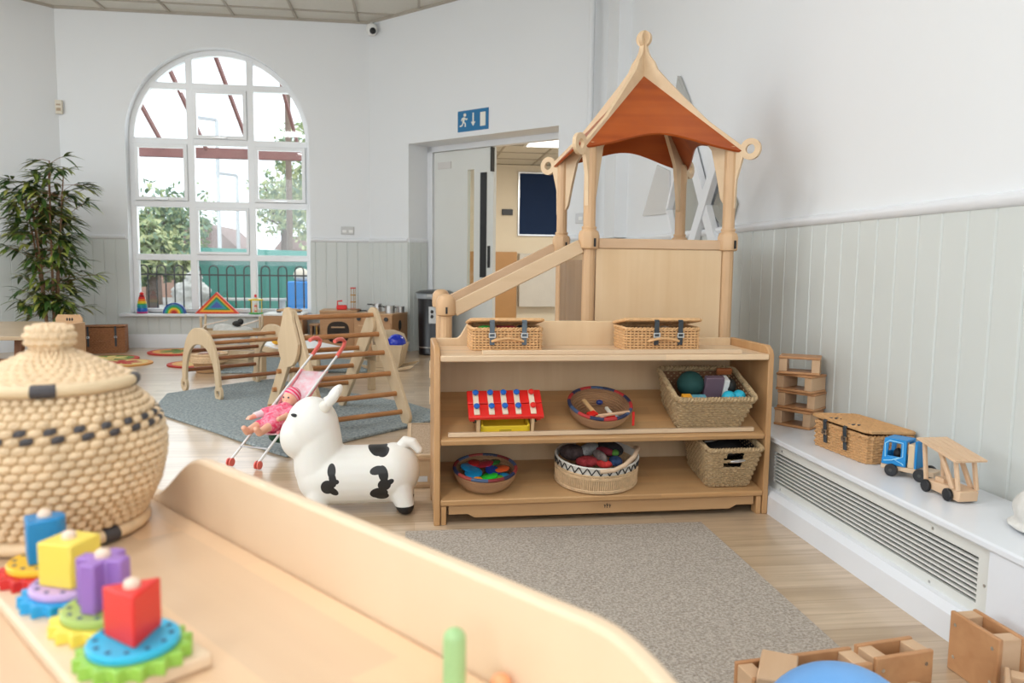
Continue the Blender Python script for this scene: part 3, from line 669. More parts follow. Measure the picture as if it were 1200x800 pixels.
ANG=math.atan2(-.778,.628)
fgx=wood('near_top_maple',(.81,.60,.41),(.72,.50,.32),'x',.3,scale=.6,stave=True); fgb=wood('near_back_birch',(.83,.65,.46),(.77,.57,.39),'z',.45,scale=.4,contrast=.8)
O=Vector((-.349,1.069,0))+Vector((.628,-.778,0))*(-.113)+Vector((-.778,-.628,0))*.269
fg=shelf_unit('toy_shelf','pale birch shelf unit in the foreground with curved raised back board, carrying the woven pot',tuple(O),ANG,1.11,.285,.61,[.31,.0925],(.262,.856),(.079,.165),(fgx,birchz,fgb,birch,kickp),lip=.006)

# low platform and playhouse tower
PY0,PY1=3.16,3.80
house=thing('playhouse','wooden climbing playhouse with orange pointed roof, turned posts and sloping handrails','playhouse',(1.02,3.48,0))
HX,HY=1.02,3.48
def hb(*a): m_=MB(); m_.M=Matrix.Translation((-HX,-HY,0)); return m_
XL,XR=.750,1.340; PYF,PYR=3.19,3.80
def post(x,y,z1,name='post',capz=(1.0,1.095),r=.027):
    m_=hb(); m_.tube([(x,y,0),(x,y,capz[0]+.01)],r,12); m_.tube([(x,y,capz[1]-.005),(x,y,z1)],r*.97,12)
    o=m_.build(name,postm,house,auto=25)
    m_=hb(); c0,c1=capz; prof=[(.036,c0),(.045,c0+.004),(.046,c0+.058),(.041,c0+.074),(.032,c0+.080),(.029,c1-.012),(.033,c1-.008),(.033,c1)]
    m_.lathe([(rr,z) for rr,z in prof],8,(x,y,0)); 
    c=m_.build('collar',postm,o,bevel=.003,auto=50)
    m_=hb(); m_.box(x+.012,x+.020,y-.046,y-.036,c0+.01,c0+.045); m_.build('collar_slot',blackm,c)
    return o
for x,y in ((XL-.02,PYF),(XR,PYF),(XL-.02,PYR),(XR,PYR)): post(x,y,1.44)
XLO=.132
for y in (PYF,PYR):
    m_=hb(); m_.tube([(XLO,y,0),(XLO,y,.735)],.025,12); o=m_.build('low_post',postm,house,auto=25)
    m_=hb(); m_.lathe([(.028,.716),(.041,.722),(.043,.735),(.043,.765),(.040,.785),(.032,.798),(.018,.806),(0,.808)],10,(XLO,y,0)); c=m_.build('collar',postm,o,auto=50)
    m_=hb(); m_.box(XLO-.004,XLO+.004,y-.046,y-.036,.728,.755); m_.build('collar_slot',blackm,c)
    m_=hb(); m_.bar((XLO+.03,y,.742),(XL-.055,y,1.012),.03,.058,up=(0,0,1)); m_.build('sloping_handrail',railp if y==PYF else railw,house,bevel=.004)
# rails and panels
m_=hb(); m_.box(XL+.02,XR-.035,PYF-.015,PYF+.015,1.004,1.046); m_.build('top_rail',railw,house,bevel=.004)
m_=hb(); m_.box(XL+.01,XR-.028,PYF-.009,PYF+.009,.06,1.003); m_.build('front_panel',maplepan,house,bevel=.002)
m_=hb(); m_.box(XL+.02,XR-.035,PYR-.015,PYR+.015,.99,1.02); m_.build('top_rail',railw,house,bevel=.004)
m_=hb(); m_.box(XL+.01,XR-.028,PYR-.009,PYR+.009,.06,.99); m_.build('rear_panel',maplepan,house,bevel=.002)
m_=hb(); m_.box(XR-.012,XR+.012,PYF+.03,PYR-.03,.06,1.0); m_.build('end_panel',maplepan,house,bevel=.002)
m_=hb(); m_.box(XR-.03,XR+.03,PYF+.04,PYR-.04,1.0,1.04); m_.build('top_rail',railw,house,bevel=.004)
ym=(PYF+PYR)/2+.12
m_=hb(); m_.box(XL-.030,XL-.012,PYF+.03,ym,.0,.955); m_.build('side_panel',walnut,house,bevel=.002)
m_=hb(); m_.box(XL-.030,XL-.012,ym+.003,PYR-.03,.0,.955); m_.build('side_panel',walnut,house,bevel=.002)
m_=hb(); m_.box(XL,XR-.02,PYF+.02,PYR-.02,.40,.425); m_.build('platform',maplepan,house)
boxc=twotone('tan_carpet_tread',(.36,.25,.16),(.58,.44,.31),130,.95,1.0,350,.003)
# carpeted landing with wooden sides, then steps behind the shelf
def stepbox(x0,x1,z,nm):
    m_=hb(); y0,y1=3.145,3.80
    m_.box(x0,x1,y0,y0+.018,0,z); m_.box(x0,x1,y1-.018,y1,0,z); m_.box(x0,x0+.018,y0+.018,y1-.018,0,z); m_.box(x1-.018,x1,y0+.018,y1-.018,0,z)
    o=m_.build(nm,railp,house,bevel=.003)
    m_=hb(); m_.box(x0+.018,x1-.018,y0+.018,y1-.018,z-.012,z-.002); m_.build('carpet_tread',boxc,o)
    return o
lb=stepbox(-.03,.105,.142,'landing_box'); stepbox(.165,.42,.20,'step_box'); stepbox(.42,.70,.30,'step_box')
m_=hb(); m_.box(-.022,.055,3.1435,3.1455,.028,.052); m_.build('paper_label',plain('label_white',(.72,.75,.78),.5),lb)
m_=hb(); m_.frame([(-.026,.010),(.072,.010),(.072,.128),(-.026,.128)],[(-.018,.018),(.064,.018),(.064,.120),(-.018,.120)],3.141,3.1455); m_.build('edge_moulding',railw,lb)
for z in (.30,.43):
    m_=hb(); m_.tube([(.088,PYR-.05,z-.055),(.088,PYR-.05,z+.03)],.014,12); m_.build('peg',railp,house)
# two crossed plywood ribs, each running from ring to finial to ring along a diagonal
cx,cy=(XL-.02+XR)/2-HX,(PYF+PYR)/2-HY
hd=math.hypot((XR-XL+.02)/2,(PYR-PYF)/2)
def ribprofile():
    up=[(hd+.055,1.435),(hd+.03,1.455),(hd*.75,1.560),(hd*.5,1.665),(hd*.3,1.752),(hd*.17,1.812),(.055,1.850),(.034,1.875),(.022,1.898),(.018,1.920)]
    for k in range(15):
        a=R(-62)+R(304-0)*k/14*.5
        up.append((.036*math.cos(a),1.955+.036*math.sin(a)))
    up=[p for p in up if p[0]>-1e-3]
    low=[(hd+.055,1.395),(hd+.03,1.30),(hd+.027,1.18),(hd-.027,1.205),(hd-.038,1.225),(hd-.058,1.32),(hd-.085,1.43),(hd*.5,1.60),(hd*.2,1.72),(.0,1.78)]
    return up,low
up,low=ribprofile()
ribm=wood('pale_rib_plywood',(.76,.58,.38),(.66,.47,.29),'x',.42)
ux,uy=(XR-XL+.02)/2/hd,(PYR-PYF)/2/hd
for sx in (1,-1):
    m_=hb(); ang=math.atan2(uy*sx,ux)
    m_.M=Matrix.Translation((cx,cy,0))@Matrix.Rotation(ang,4,'Z')
    left=[(-x,z) for x,z in up][::-1]
    # split into two halves so that every polygon stays simple
    half=[(0,1.992)]+[p for p in up[::-1]]+low
    hp=[]
    for p in half:
        if not hp or math.dist(p,hp[-1])>1e-4: hp.append(p)
    m_.prism(hp,-.009,.009); m_.prism([(-x,z) for x,z in hp],-.009,.009)
    o=m_.build('roof_rib',ribm,house,bevel=0)
    for e in (1,-1):
        m_=MB(); m_.M=Matrix.Translation((cx,cy,0))@Matrix.Rotation(ang,4,'Z')
        k=28; m_.frame([(e*(hd+.085)+.044*math.cos(2*PI*i/k),1.425+.044*math.sin(2*PI*i/k)) for i in range(k)],[(e*(hd+.085)+.020*math.cos(2*PI*i/k),1.425+.020*math.sin(2*PI*i/k)) for i in range(k)],-.0085,.0085)
        m_.build('ring_end',ribm,o)
# curved roof panels with arched lower edges
APX=1.808; 
def roofpanel(a,b,apex,nm,arch=.075,th=.010):
    a=Vector(a);b=Vector(b);ap=Vector(apex);k=22; nrm=(b-a).cross(ap-a).normalized()*th
    vs=[];cols=[]
    for i in range(k+1):
        f=i/k; base=a.lerp(b,f); q=(ap-base)
        rise=arch*(math.sin(PI*f)**1.4)
        p0=base+q*(rise/ (ap.z-a.z)); cols.append([p0.lerp(ap,j/6*.985) for j in range(7)])
    n_=(k+1)*7; vs=[p for c in cols for p in c]; vs2=[p+nrm for p in vs]; fs=[]
    for i in range(k):
        for j in range(6):
            q=(i*7+j,(i+1)*7+j,(i+1)*7+j+1,i*7+j+1); fs.append(q); fs.append(tuple(n_+t for t in q[::-1]))
        fs.append((i*7,(i+1)*7,n_+(i+1)*7,n_+i*7)); fs.append((i*7+6,(i+1)*7+6,n_+(i+1)*7+6,n_+i*7+6))
    for i in (0,k):
        for j in range(6): fs.append((i*7+j,i*7+j+1,n_+i*7+j+1,n_+i*7+j))
    m_=MB(); m_.add([tuple(v) for v in vs+vs2],fs); return m_.build(nm,roofm,house,auto=30)
ex,ey=(XR-XL+.02)/2+.035,(PYR-PYF)/2+.035; ez=1.412
C4=[(cx-ex,cy-ey,ez),(cx+ex,cy-ey,ez),(cx+ex,cy+ey,ez),(cx-ex,cy+ey,ez)]; AP=(cx,cy,APX-.02)
for i in range(4): roofpanel(C4[i],C4[(i+1)%4],AP,'roof_panel')

# ------------------------------------------------------------------ hampers and baskets on the shelf
ZT=.6125; Z2=.3105; Z3=.093
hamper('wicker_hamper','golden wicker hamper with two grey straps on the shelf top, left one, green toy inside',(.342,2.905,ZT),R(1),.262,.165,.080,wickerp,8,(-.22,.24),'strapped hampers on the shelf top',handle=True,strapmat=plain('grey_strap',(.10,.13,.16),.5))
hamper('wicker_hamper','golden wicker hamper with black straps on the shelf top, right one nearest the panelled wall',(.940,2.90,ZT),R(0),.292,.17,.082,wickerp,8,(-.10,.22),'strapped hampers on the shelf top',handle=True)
def blob_toy(name,lab,cat,c,s,mat,group=None,rz=0,kind='ell'):
    m_=MB(); m_.at(0,0,0,rz=rz)
    if kind=='ell': m_.ell((0,0,0),s[0],s[1],s[2],16,10)
    elif kind=='disc': m_.lathe([(0,-s[2]),(s[0]*.9,-s[2]),(s[0],-s[2]*.5),(s[0],s[2]*.5),(s[0]*.9,s[2]),(0,s[2])],20)
    elif kind=='box': m_.box(-s[0],s[0],-s[1],s[1],-s[2],s[2])
    o=m_.build(name,mat,None,bevel=.003 if kind=='box' else 0,loc=c); return tag(o,lab,cat,group)
blob_toy('toy_leaf','bright green toy showing under the lid of the left shelf-top hamper','toy',(.265,2.86,ZT+.070),(.038,.028,.022),grn)
blob_toy('toy_car','dark maroon toy under the lid of the left shelf-top hamper','toy',(.345,2.88,ZT+.068),(.035,.03,.02),maroon,kind='box')
blob_toy('toy_ball','black round toy at the right end of the left shelf-top hamper','toy',(.405,2.87,ZT+.070),(.028,.026,.024),black)
blob_toy('toy_figure','steel grey toy under the lid of the right shelf-top hamper','toy',(.96,2.87,ZT+.070),(.03,.02,.022),steel)
blob_toy('toy_block','dark toy heap at the left end of the right shelf-top hamper','toy',(.87,2.87,ZT+.066),(.05,.04,.02),blackm)
# slanted seagrass basket on the middle shelf
def shear(t,sl,d):
    for c in t.children:
        for v in c.data.vertices: v.co.z*=1+sl*(v.co.y/d+.5)
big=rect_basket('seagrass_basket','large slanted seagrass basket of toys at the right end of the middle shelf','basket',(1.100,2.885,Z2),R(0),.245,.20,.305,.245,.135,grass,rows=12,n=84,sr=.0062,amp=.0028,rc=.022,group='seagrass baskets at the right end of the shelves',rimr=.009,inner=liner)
hole=lambda t,L:(L[3]<-.5 and abs(L[0])<.032 and (.52<t<.66 or .76<t<.93))
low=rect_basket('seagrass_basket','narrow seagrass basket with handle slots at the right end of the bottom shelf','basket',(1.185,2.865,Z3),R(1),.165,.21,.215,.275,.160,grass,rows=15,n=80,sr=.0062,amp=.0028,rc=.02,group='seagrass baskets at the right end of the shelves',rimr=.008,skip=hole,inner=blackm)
# contents
for a in ((( 'toy_hat','dark green domed toy in the slanted seagrass basket','toy'),(1.045,2.90,Z2+.125),(.052,.05,.05),P('dark_green_felt',(.01,.06,.055),.8),'ell'),
          (('toy_book','purple patterned card box standing in the slanted seagrass basket','box'),(1.125,2.875,Z2+.125),(.036,.012,.045),P('mauve_print',(.17,.11,.15),.6),'box'),
          (('toy_card','white card standing beside the purple box in the slanted seagrass basket','card'),(1.172,2.88,Z2+.12),(.010,.022,.042),white,'box'),
          (('toy_ball','bright turquoise ball, left of two in the slanted seagrass basket','ball'),(1.172,2.825,Z2+.108),(.026,.026,.026),P('turquoise_soft',(.02,.45,.62),.5),'ell'),
          (('toy_ball','bright turquoise ball, right of two in the slanted seagrass basket','ball'),(1.215,2.832,Z2+.108),(.025,.025,.025),P('turquoise_soft_b',(.02,.45,.62),.5),'ell'),
          (('toy_ball','black round toy behind the turquoise balls in the seagrass basket','ball'),(1.19,2.885,Z2+.125),(.030,.03,.03),blackm,'ell'),
          (('toy_plank','small orange-brown wooden piece at the back of the slanted seagrass basket','toy'),(1.19,2.945,Z2+.155),(.030,.008,.012),P('terracotta',(.38,.12,.04)),'box'),
          (('toy_pebble','orange toy piece at the front left of the slanted seagrass basket','toy'),(.998,2.80,Z2+.115),(.018,.016,.018),P('amber',(.8,.35,.03)),'box'),
          (('toy_tray','pale blue strip toy at the front of the slanted seagrass basket','toy'),(1.04,2.82,Z2+.112),(.04,.012,.008),P('pale_blue',(.12,.34,.42)),'box')):
    blob_toy(a[0][0],a[0][1],a[0][2],a[1],a[2],a[3],kind=a[4])
blob_toy('toy_bag','dark bundled contents filling the narrow seagrass basket','bag',(1.185,2.87,Z3+.13),(.075,.11,.03),blackm)
blob_toy('silver_spoon','silver metal piece lying on the dark bundle in the narrow seagrass basket','utensil',(1.13,2.83,Z3+.158),(.035,.008,.005),steel,rz=.3)
blob_toy('silver_whisk','silver piece poking out of the upper handle slot of the narrow seagrass basket','utensil',(1.20,2.728,Z3+.117),(.035,.006,.007),steel,rz=.2)

# coiled bowls
def banded(name,cols,n=14,base=(.40,.22,.11)):
    m,t,p=nt(name); L=t.links.new; tc=N(t,'ShaderNodeTexCoord'); sx=N(t,'ShaderNodeSeparateXYZ'); L(tc.outputs['Object'],sx.inputs[0])
    at=N(t,'ShaderNodeMath',operation='ARCTAN2'); L(sx.outputs[1],at.inputs[0]); L(sx.outputs[0],at.inputs[1])
    mu=N(t,'ShaderNodeMath',operation='MULTIPLY'); mu.inputs[1].default_value=n/(2*PI)/len(cols)*1.0; L(at.outputs[0],mu.inputs[0])
    fr=N(t,'ShaderNodeMath',operation='FRACT'); L(mu.outputs[0],fr.inputs[0])
    cr=N(t,'ShaderNodeValToRGB'); cr.color_ramp.interpolation='CONSTANT'; e=cr.color_ramp.elements
    e[0].position=0; e[0].color=tuple(cols[0])+(1,); e[1].position=1/len(cols); e[1].color=tuple(cols[1])+(1,)
    for i,c in enumerate(cols[2:]): q=e.new((i+2)/len(cols)); q.color=tuple(c)+(1,)
    L(fr.outputs[0],cr.inputs[0]); L(cr.outputs[0],p.inputs['Base Color']); p.inputs['Roughness'].default_value=.55; return m
def coil_bowl(name,lab,loc,r0,r1,h,mats,tilt=0,group=None):
    t=thing(name,lab,'bowl',loc,0,group); t.rotation_euler=(R(tilt),0,0)
    m_=MB(); k=9; pr=[]
    for i in range(k):
        f=i/(k-1); m_.ring((0,0,.004+h*f**1.15),r0+(r1-r0)*math.sin(f*PI/2)**.9,.0062,44,6)
    m_.build('coiled_wall',mats[0],t,weld=False)
    m_=MB(); m_.ring((0,0,h+.006),r1+.001,.0068,56,8); m_.build('rim',mats[1],t,weld=False)
    m_=MB()
    for i in range(6): m_.ring((0,0,.004),r0*(i+.5)/6,.0062*max(1,r0/.072),36,6)
    m_.lathe([(0,.001),(r0,.001),(r0,.005),(0,.005)],30); m_.build('coiled_base',mats[0],t,weld=False)
    return t
b1=(.20,.02,.02);b2=(.02,.03,.08);b3=(.35,.05,.04);b4=(.05,.09,.18)
rimA=banded('striped_rim_red_navy',[b2,(.45,.03,.03),b2,b4,(.45,.03,.03)],15); rimB=banded('striped_rim_blue_red',[b4,b1,b2,b3],12)
coilm=wood('coil_bands',(.48,.27,.13),(.20,.10,.06),'x',.6,scale=.8)
coil_bowl('coiled_bowl','shallow coiled bowl with red and navy rim holding wooden sticks on the middle shelf',(.69,2.862,Z2+.0),.072,.115,.062,(coilm,rimA),0)
coil_bowl('coiled_bowl','small dark coiled bowl of colourful plastic shapes at the left of the bottom shelf',(.262,2.825,Z3),.075,.113,.062,(coilm,rimB),0)
# sticks and bits in the upper bowl
def stick(name,lab,p0,p1,w_,h_,mat,cat='stick',group=None):
    c=(Vector(p0)+Vector(p1))/2; m_=MB(); m_.bar(Vector(p0)-c,Vector(p1)-c,w_,h_); o=m_.build(name,mat,None,bevel=.0015,loc=c); return tag(o,lab,cat,group)
z=Z2
stick('wooden_stick','pale wooden stick lying across the front of the red and navy coiled bowl',(.665,2.775,z+.066),(.785,2.79,z+.072),.009,.009,P('pale_stick',(.75,.48,.30)))
stick('wooden_stick','upright tan wooden slat leaning at the left in the red and navy coiled bowl',(.63,2.885,z+.07),(.672,2.80,z+.045),.016,.007,P('tan_stick',(.62,.38,.18)))
stick('wooden_stick','short cream peg in the middle of the red and navy coiled bowl',(.712,2.85,z+.055),(.722,2.80,z+.055),.012,.010,cream)
stick('wooden_stick','thin pink-tipped stick at the front of the red and navy coiled bowl',(.672,2.765,z+.06),(.712,2.80,z+.060),.008,.008,P('salmon',(.80,.36,.26)))
blob_toy('toy_block','red block at the left inside the red and navy coiled bowl','block',(.652,2.812,z+.045),(.018,.014,.012),red,kind='box',rz=.5)
blob_toy('toy_block','red block at the front inside the red and navy coiled bowl','block',(.715,2.785,z+.045),(.018,.012,.012),red,kind='box',rz=-.2)
blob_toy('toy_bead','white and blue bead at the front right inside the red and navy coiled bowl','bead',(.742,2.80,z+.040),(.014,.014,.010),P('pale_blue_b',(.5,.66,.75)))
blob_toy('toy_ring','small dark navy ring shape at the back of the red and navy coiled bowl','ring',(.70,2.905,z+.045),(.014,.010,.010),navy)
stick('red_ribbon','red ribbon hanging over the right rim of the red and navy coiled bowl',(.803,2.80,z+.066),(.806,2.79,z+.012),.010,.004,red,'ribbon')
# transparent-coloured shapes in the lower bowl
shp=[('blue',(.01,.20,.42),-.055,.02,.058,'disc',.036),('blue',(.01,.22,.45),-.045,-.018,.055,'disc',.033),('green',(.02,.55,.04),.010,-.045,.052,'disc',.034),('lime green',(.15,.60,.05),.045,-.052,.050,'disc',.022),
 ('orange',(.95,.32,.02),-.030,-.070,.050,'disc',.020),('orange-red',(.80,.12,.03),.062,.010,.056,'disc',.030),('maroon',(.35,.02,.04),.0,.050,.060,'disc',.036),('navy',(.01,.04,.25),.03,.0,.055,'disc',.030),
 ('dark red',(.45,.02,.02),-.03,.062,.058,'disc',.030),('dark green',(.02,.16,.03),.035,.060,.060,'disc',.028),('yellow-edged blue',(.02,.30,.55),.068,-.035,.046,'disc',.022)]
for i,(cn,c,dx,dy,dz,kd,rr) in enumerate(shp):
    where=('at the back left','at the left','in the centre','at the front right','at the front','at the right','near the back','in the middle','at the rear left','at the rear','at the far right')[i]
    o=blob_toy('plastic_shape','%s plastic shape %s of the small dark coiled bowl'%(cn,where),'plastic shape',(.262+dx,2.825+dy,Z3+dz),(rr,rr,.0035),P('shape_%s'%cn.replace(' ','_'),c,.15),'plastic shapes in the small coiled bowl',kind='disc'); o.rotation_euler=(.15*math.sin(i*2),.2*math.cos(i*1.7),0)
# oval split-cane basket with zigzag band
ob=thing('cane_basket','round split-cane basket with black and white zigzag band and cane handle, full of cloth toys','basket',(.69,2.85,Z3))
RX,RY,HH=.155,.135,.072
def ering(f,z,n=60,o=0): return [((RX*f+o)*math.cos(2*PI*i/n),(RY*f+o)*math.sin(2*PI*i/n),z) for i in range(n)]
m_=MB(); n_=120
for i in range(n_):
    a=2*PI*i/n_; b=2*PI*(i+.82)/n_; vs=[]
    for z,o in ((.004,0),(HH*.5,.003),(HH,.004)):
        for ang,oo in ((a,o-.0012),((a+b)/2,o+.0012),(b,o-.0012)): vs.append(((RX+oo)*math.cos(ang),(RY+oo)*math.sin(ang),z))
    m_.add(vs,[(0,1,4,3),(1,2,5,4),(3,4,7,6),(4,5,8,7)],0,True)
m_.build('cane_wall',cane,ob,weld=False)
m_=MB(); 
for zz in (.006,.012,HH*.80,HH*.86,HH): m_.tube(ering(1,zz,o=.003),.0032,6,True)
m_.build('cane_band',cane,ob,weld=False)
m_=MB(); m_.tube(ering(1,HH+.030,o=.002),.004,6,True); e0=ering(1,HH+.002); e1=ering(1,HH+.030); m_.add([p for p in e0+e1],[(i,(i+1)%60,60+(i+1)%60,60+i) for i in range(60)]); m_.build('white_band',P('off_white_weave',(.75,.72,.66),.6),ob,weld=False)
m_=MB(); e0=ering(1,HH+.004,o=.004); e1=ering(1,HH+.030,o=.004)
for i in range(0,60,2):
    m_.tube([e0[i],e1[i+1]],.0022,5); m_.tube([e1[i+1],e0[(i+2)%60]],.0022,5)
m_.build('zigzag_lacing',blackm,ob,weld=False)
m_=MB(); m_.lathe([(0,.002),(.13,.002),(.13,.008),(0,.008)],30); m_.build('basket_base',cane,ob)
m_=MB(); m_.tube([(-.02,-.140,HH+.022),(.03,-.142,HH+.028),(.075,-.125,HH+.040),(.115,-.095,HH+.058),(.150,-.03,HH+.062),(.155,.02,HH+.045)],.0085,8); m_.build('cane_handle',P('peeled_cane',(.66,.48,.33),.5),ob,auto=60)
cl=[('dark red',(.22,.012,.015),-.045,-.035,.060,(.045,.030,.020)),('grey',(.22,.22,.22),-.02,.045,.075,(.055,.03,.022)),('dark brown',(.035,.02,.02),-.09,.03,.07,(.04,.05,.03)),('black',(.012,.012,.015),.06,.05,.072,(.06,.05,.025)),
 ('red',(.38,.015,.012),.015,-.06,.060,(.030,.018,.016)),('grey-brown',(.13,.10,.09),.005,-.03,.078,(.016,.045,.02)),('green',(.06,.18,.02),.068,-.012,.082,(.018,.014,.012)),('navy',(.01,.03,.09),.06,-.05,.066,(.03,.026,.018)),('dark red striped',(.16,.01,.02),.035,.01,.080,(.04,.02,.014)),('ochre',(.38,.20,.05),-.01,.085,.074,(.06,.02,.014))]
for i,(cn,c,dx,dy,dz,s_) in enumerate(cl):
    w_=('at the front left','across the middle','at the far left','at the back right','at the front','leaning in the centre','right of centre','at the front right','lying behind the handle','along the back')[i]
    blob_toy('cloth_toy','%s cloth toy %s of the zigzag cane basket'%(cn,w_),'cloth toy',(.69+dx,2.85+dy,Z3+dz+.028),s_,twotone('cloth_%s'%cn.replace(' ','_').replace('-','_'),c,tuple(min(1,x*1.8+.02) for x in c),40,.85,.6,120),'cloth toys in the zigzag cane basket',rz=i*.7)

# red pounding bench with yellow tray
gx=thing('peg_bench','red wooden peg bench with blue knobs above a yellow tray on the middle shelf','toy bench',(.325,2.81,Z2),R(1))
m_=MB()
for sx in (-1,1):
    m_=MB(); x=sx*.098; m_.prism([(-.052,0),(-.036,0),(.0,.012),(.036,0),(.052,0),(.035,.112),(-.046,.078)],x-.006,x+.006,'yz'); m_.build('end_frame',P('natural_end',(.66,.46,.26)),gx,bevel=.002)
    m_=MB(); m_.cyl((x+sx*.007,-.02,.045),(x+sx*.018,-.02,.045),.010,.009,14); m_.build('wing_knob',P('dark_knob',(.02,.05,.03)),gx)
m_=MB(); m_.M=Matrix.Translation((0,0,.098))@Euler((R(20),0,0)).to_matrix().to_4x4()
m_.box(-.135,.135,-.062,-.002,-.010,.006); m_.box(-.135,.135,.002,.062,-.010,.006); m_.build('red_board',red,gx,bevel=.003)
for sx in (-1,1):
    m_=MB(); m_.cyl((sx*.128,-.015,.070),(sx*.112,-.015,.070),.028,.028,20); m_.build('red_wheel',red,gx)
for i,x in enumerate((-.105,-.052,-.004,.044,.098)):
    m_=MB(); m_.M=Matrix.Translation((0,0,.098))@Euler((R(20),0,0)).to_matrix().to_4x4(); m_.box(x-.010,x+.010,-.052,.056,.0055,.012); s_=m_.build('cross_strip',P('natural_strip',(.80,.66,.50)),gx,bevel=.0015)
    for y in (-.022,.040):
        m_=MB(); m_.M=Matrix.Translation((0,0,.098))@Euler((R(20),0,0)).to_matrix().to_4x4(); m_.lathe([(0,.012),(.0065,.012),(.0065,.016),(.0105,.018),(.0115,.022),(.009,.026),(0,.028)],16,(x,y,0)); m_.build('knob',red if i==4 else blu,s_)
m_=MB(); y0,y1=-.045,.045; m_.box(-.088,.088,y0,y0+.008,.004,.034); m_.box(-.088,.088,y1-.008,y1,.004,.052); m_.box(-.088,-.080,y0,y1,.004,.040); m_.box(.080,.088,y0,y1,.004,.040); m_.box(-.08,.08,y0,y1,.004,.010)
tr=m_.build('yellow_tray',yel,gx,bevel=.002)
m_=MB(); m_.box(-.022,.022,y0-.0008,y0,.014,.020); m_.build('printed_mark',P('tray_print',(.45,.33,.03)),tr)

# the two lower shelf boards slope down to the front: tip what lies on them about each board's front edge
def tip(z0,ang,zlo,zhi,dy):
    Mx=Matrix.Translation((0,2.672,z0))@Matrix.Rotation(ang,4,'X')@Matrix.Translation((0,-2.672,-z0))
    bpy.context.view_layer.update()
    for o in [o for o in COL.objects if o.parent is None and o.get('label') and .1<o.location.x<1.34 and 2.66<o.location.y<3.03 and zlo<o.location.z<zhi]:
        if o.get('category')!='shelf unit': o.matrix_basis=Mx@Matrix.Translation((0,dy,0))@o.matrix_basis
tip(.31,R(20.5),.305,.60,-.058); tip(.0925,R(10),.088,.30,-.030)

# ------------------------------------------------------------------ hollow wooden blocks
def hollow(name,lab,loc,rz,L=.167,Dp=.14,H=.0715,rx=0,ry=0,mat=None,group='hollow wooden blocks',plate=.010,end=.033,grp=True):
    t=thing(name,lab,'wooden block',loc,rz,group); t.rotation_euler=(rx,ry,rz); mt=mat or blockw
    m_=MB(); m_.box(-L/2,L/2,-Dp/2,Dp/2,0,plate); m_.build('side_board',mt,t,bevel=.003)
    m_=MB(); m_.box(-L/2,L/2,-Dp/2,Dp/2,H-plate,H); m_.build('side_board',mt,t,bevel=.003)
    for s_ in (-1,1):
        m_=MB(); x0=s_*(L/2-.002); x1=s_*(L/2-end); m_.box(min(x0,x1),max(x0,x1),-Dp/2+.003,Dp/2-.003,plate,H-plate); m_.build('end_block',blockl,t,bevel=.002)
    return t
fa=math.atan2(-.826,.563)
names=['bottom','second from bottom','third from bottom','topmost']
for i,(dx,dy,da) in enumerate(((0,0,0),(.012,.004,.06),(.004,.002,-.04),(-.004,.0,.42))):
    hollow('hollow_block','hollow wooden block on the white bench, %s in the stack of four'%names[i],(1.568+dx-.004,2.930+dy,BZ+.0725*i+.0005),fa+da,L=.158,Dp=.115,H=.0715,group='stack of four blocks on the bench')
# floor blocks: H is then the horizontal thickness, turned on edge
def edge_block(lab,c,dirx,L,T,Hh,mat=None):
    """stands on edge: length L along dirx, thickness T horizontally, height Hh"""
    a=math.atan2(dirx[1],dirx[0])
    t=thing('hollow_block',lab,'wooden block',(c[0],c[1],0),a,'hollow blocks on the floor'); mt=mat or blockw
    for s_ in (-1,1):
        y0=s_*T/2; y1=s_*(T/2-.011); m_=MB(); m_.box(-L/2,L/2,min(y0,y1),max(y0,y1),0,Hh); sb=m_.build('side_board',mt,t,bevel=.003)
        for dx in (-1,1):
            for zz in (.25,.8):
                m_=MB(); m_.cyl((dx*(L/2-.018),s_*(T/2-.001),Hh*zz),(dx*(L/2-.018),s_*(T/2+.0006),Hh*zz),.0042,.0042,12); m_.build('screw',steel,sb)
        x0=s_*(L/2-.002); x1=s_*(L/2-.035); m_=MB(); m_.box(min(x0,x1),max(x0,x1),-T/2+.011,T/2-.011,.003,Hh-.003); m_.build('end_block',blockl,t,bevel=.002)
    return t
edge_block('upright hollow wooden block standing alone against the white bench',(1.280,1.508),(0.03,-1),.147,.068,.14)
edge_block('long hollow wooden block nearest the taupe carpet corner',(.780,1.392),(.992,.124),.27,.075,.14)
edge_block('short hollow wooden block touching the right end of the long one',(1.002,1.432),(.987,.155),.145,.068,.14)
hollow('hollow_block','low flat hollow wooden block lying in front of the short block',(1.085,1.325,.0),R(-32),L=.20,Dp=.08,H=.078,mat=blockl)
edge_block('open wooden block at the right edge in front of the upright block',(1.232,1.340),(.62,.78),.125,.070,.095,blockl)
m_=MB(); m_.box(-.035,.035,-.06,.06,0,.016); o=m_.build('wooden_board',blockl,None,bevel=.003,loc=(.705,1.352,.1415)); o.rotation_euler=(0,0,R(-30)); tag(o,'small pale wooden board lying across the long hollow block','board')
# blue ball on the floor
m_=MB(); m_.ell((0,0,0),.138,.138,.138,48,28); tag(m_.build('play_ball',P('cornflower_plastic',(.16,.40,.80),.35),None,loc=(.69,1.10,.1475)),'pale blue ball at the bottom edge in front of the wooden blocks','ball')

# ------------------------------------------------------------------ on the bench
hamper('wicker_hamper','open-weave wicker hamper with dark straps lying on the white bench',(1.557,2.47,BZ+.001),R(-90+4),.30,.175,.088,wicker,3,(-.22,.16),None,rows=10,sr=.0046)
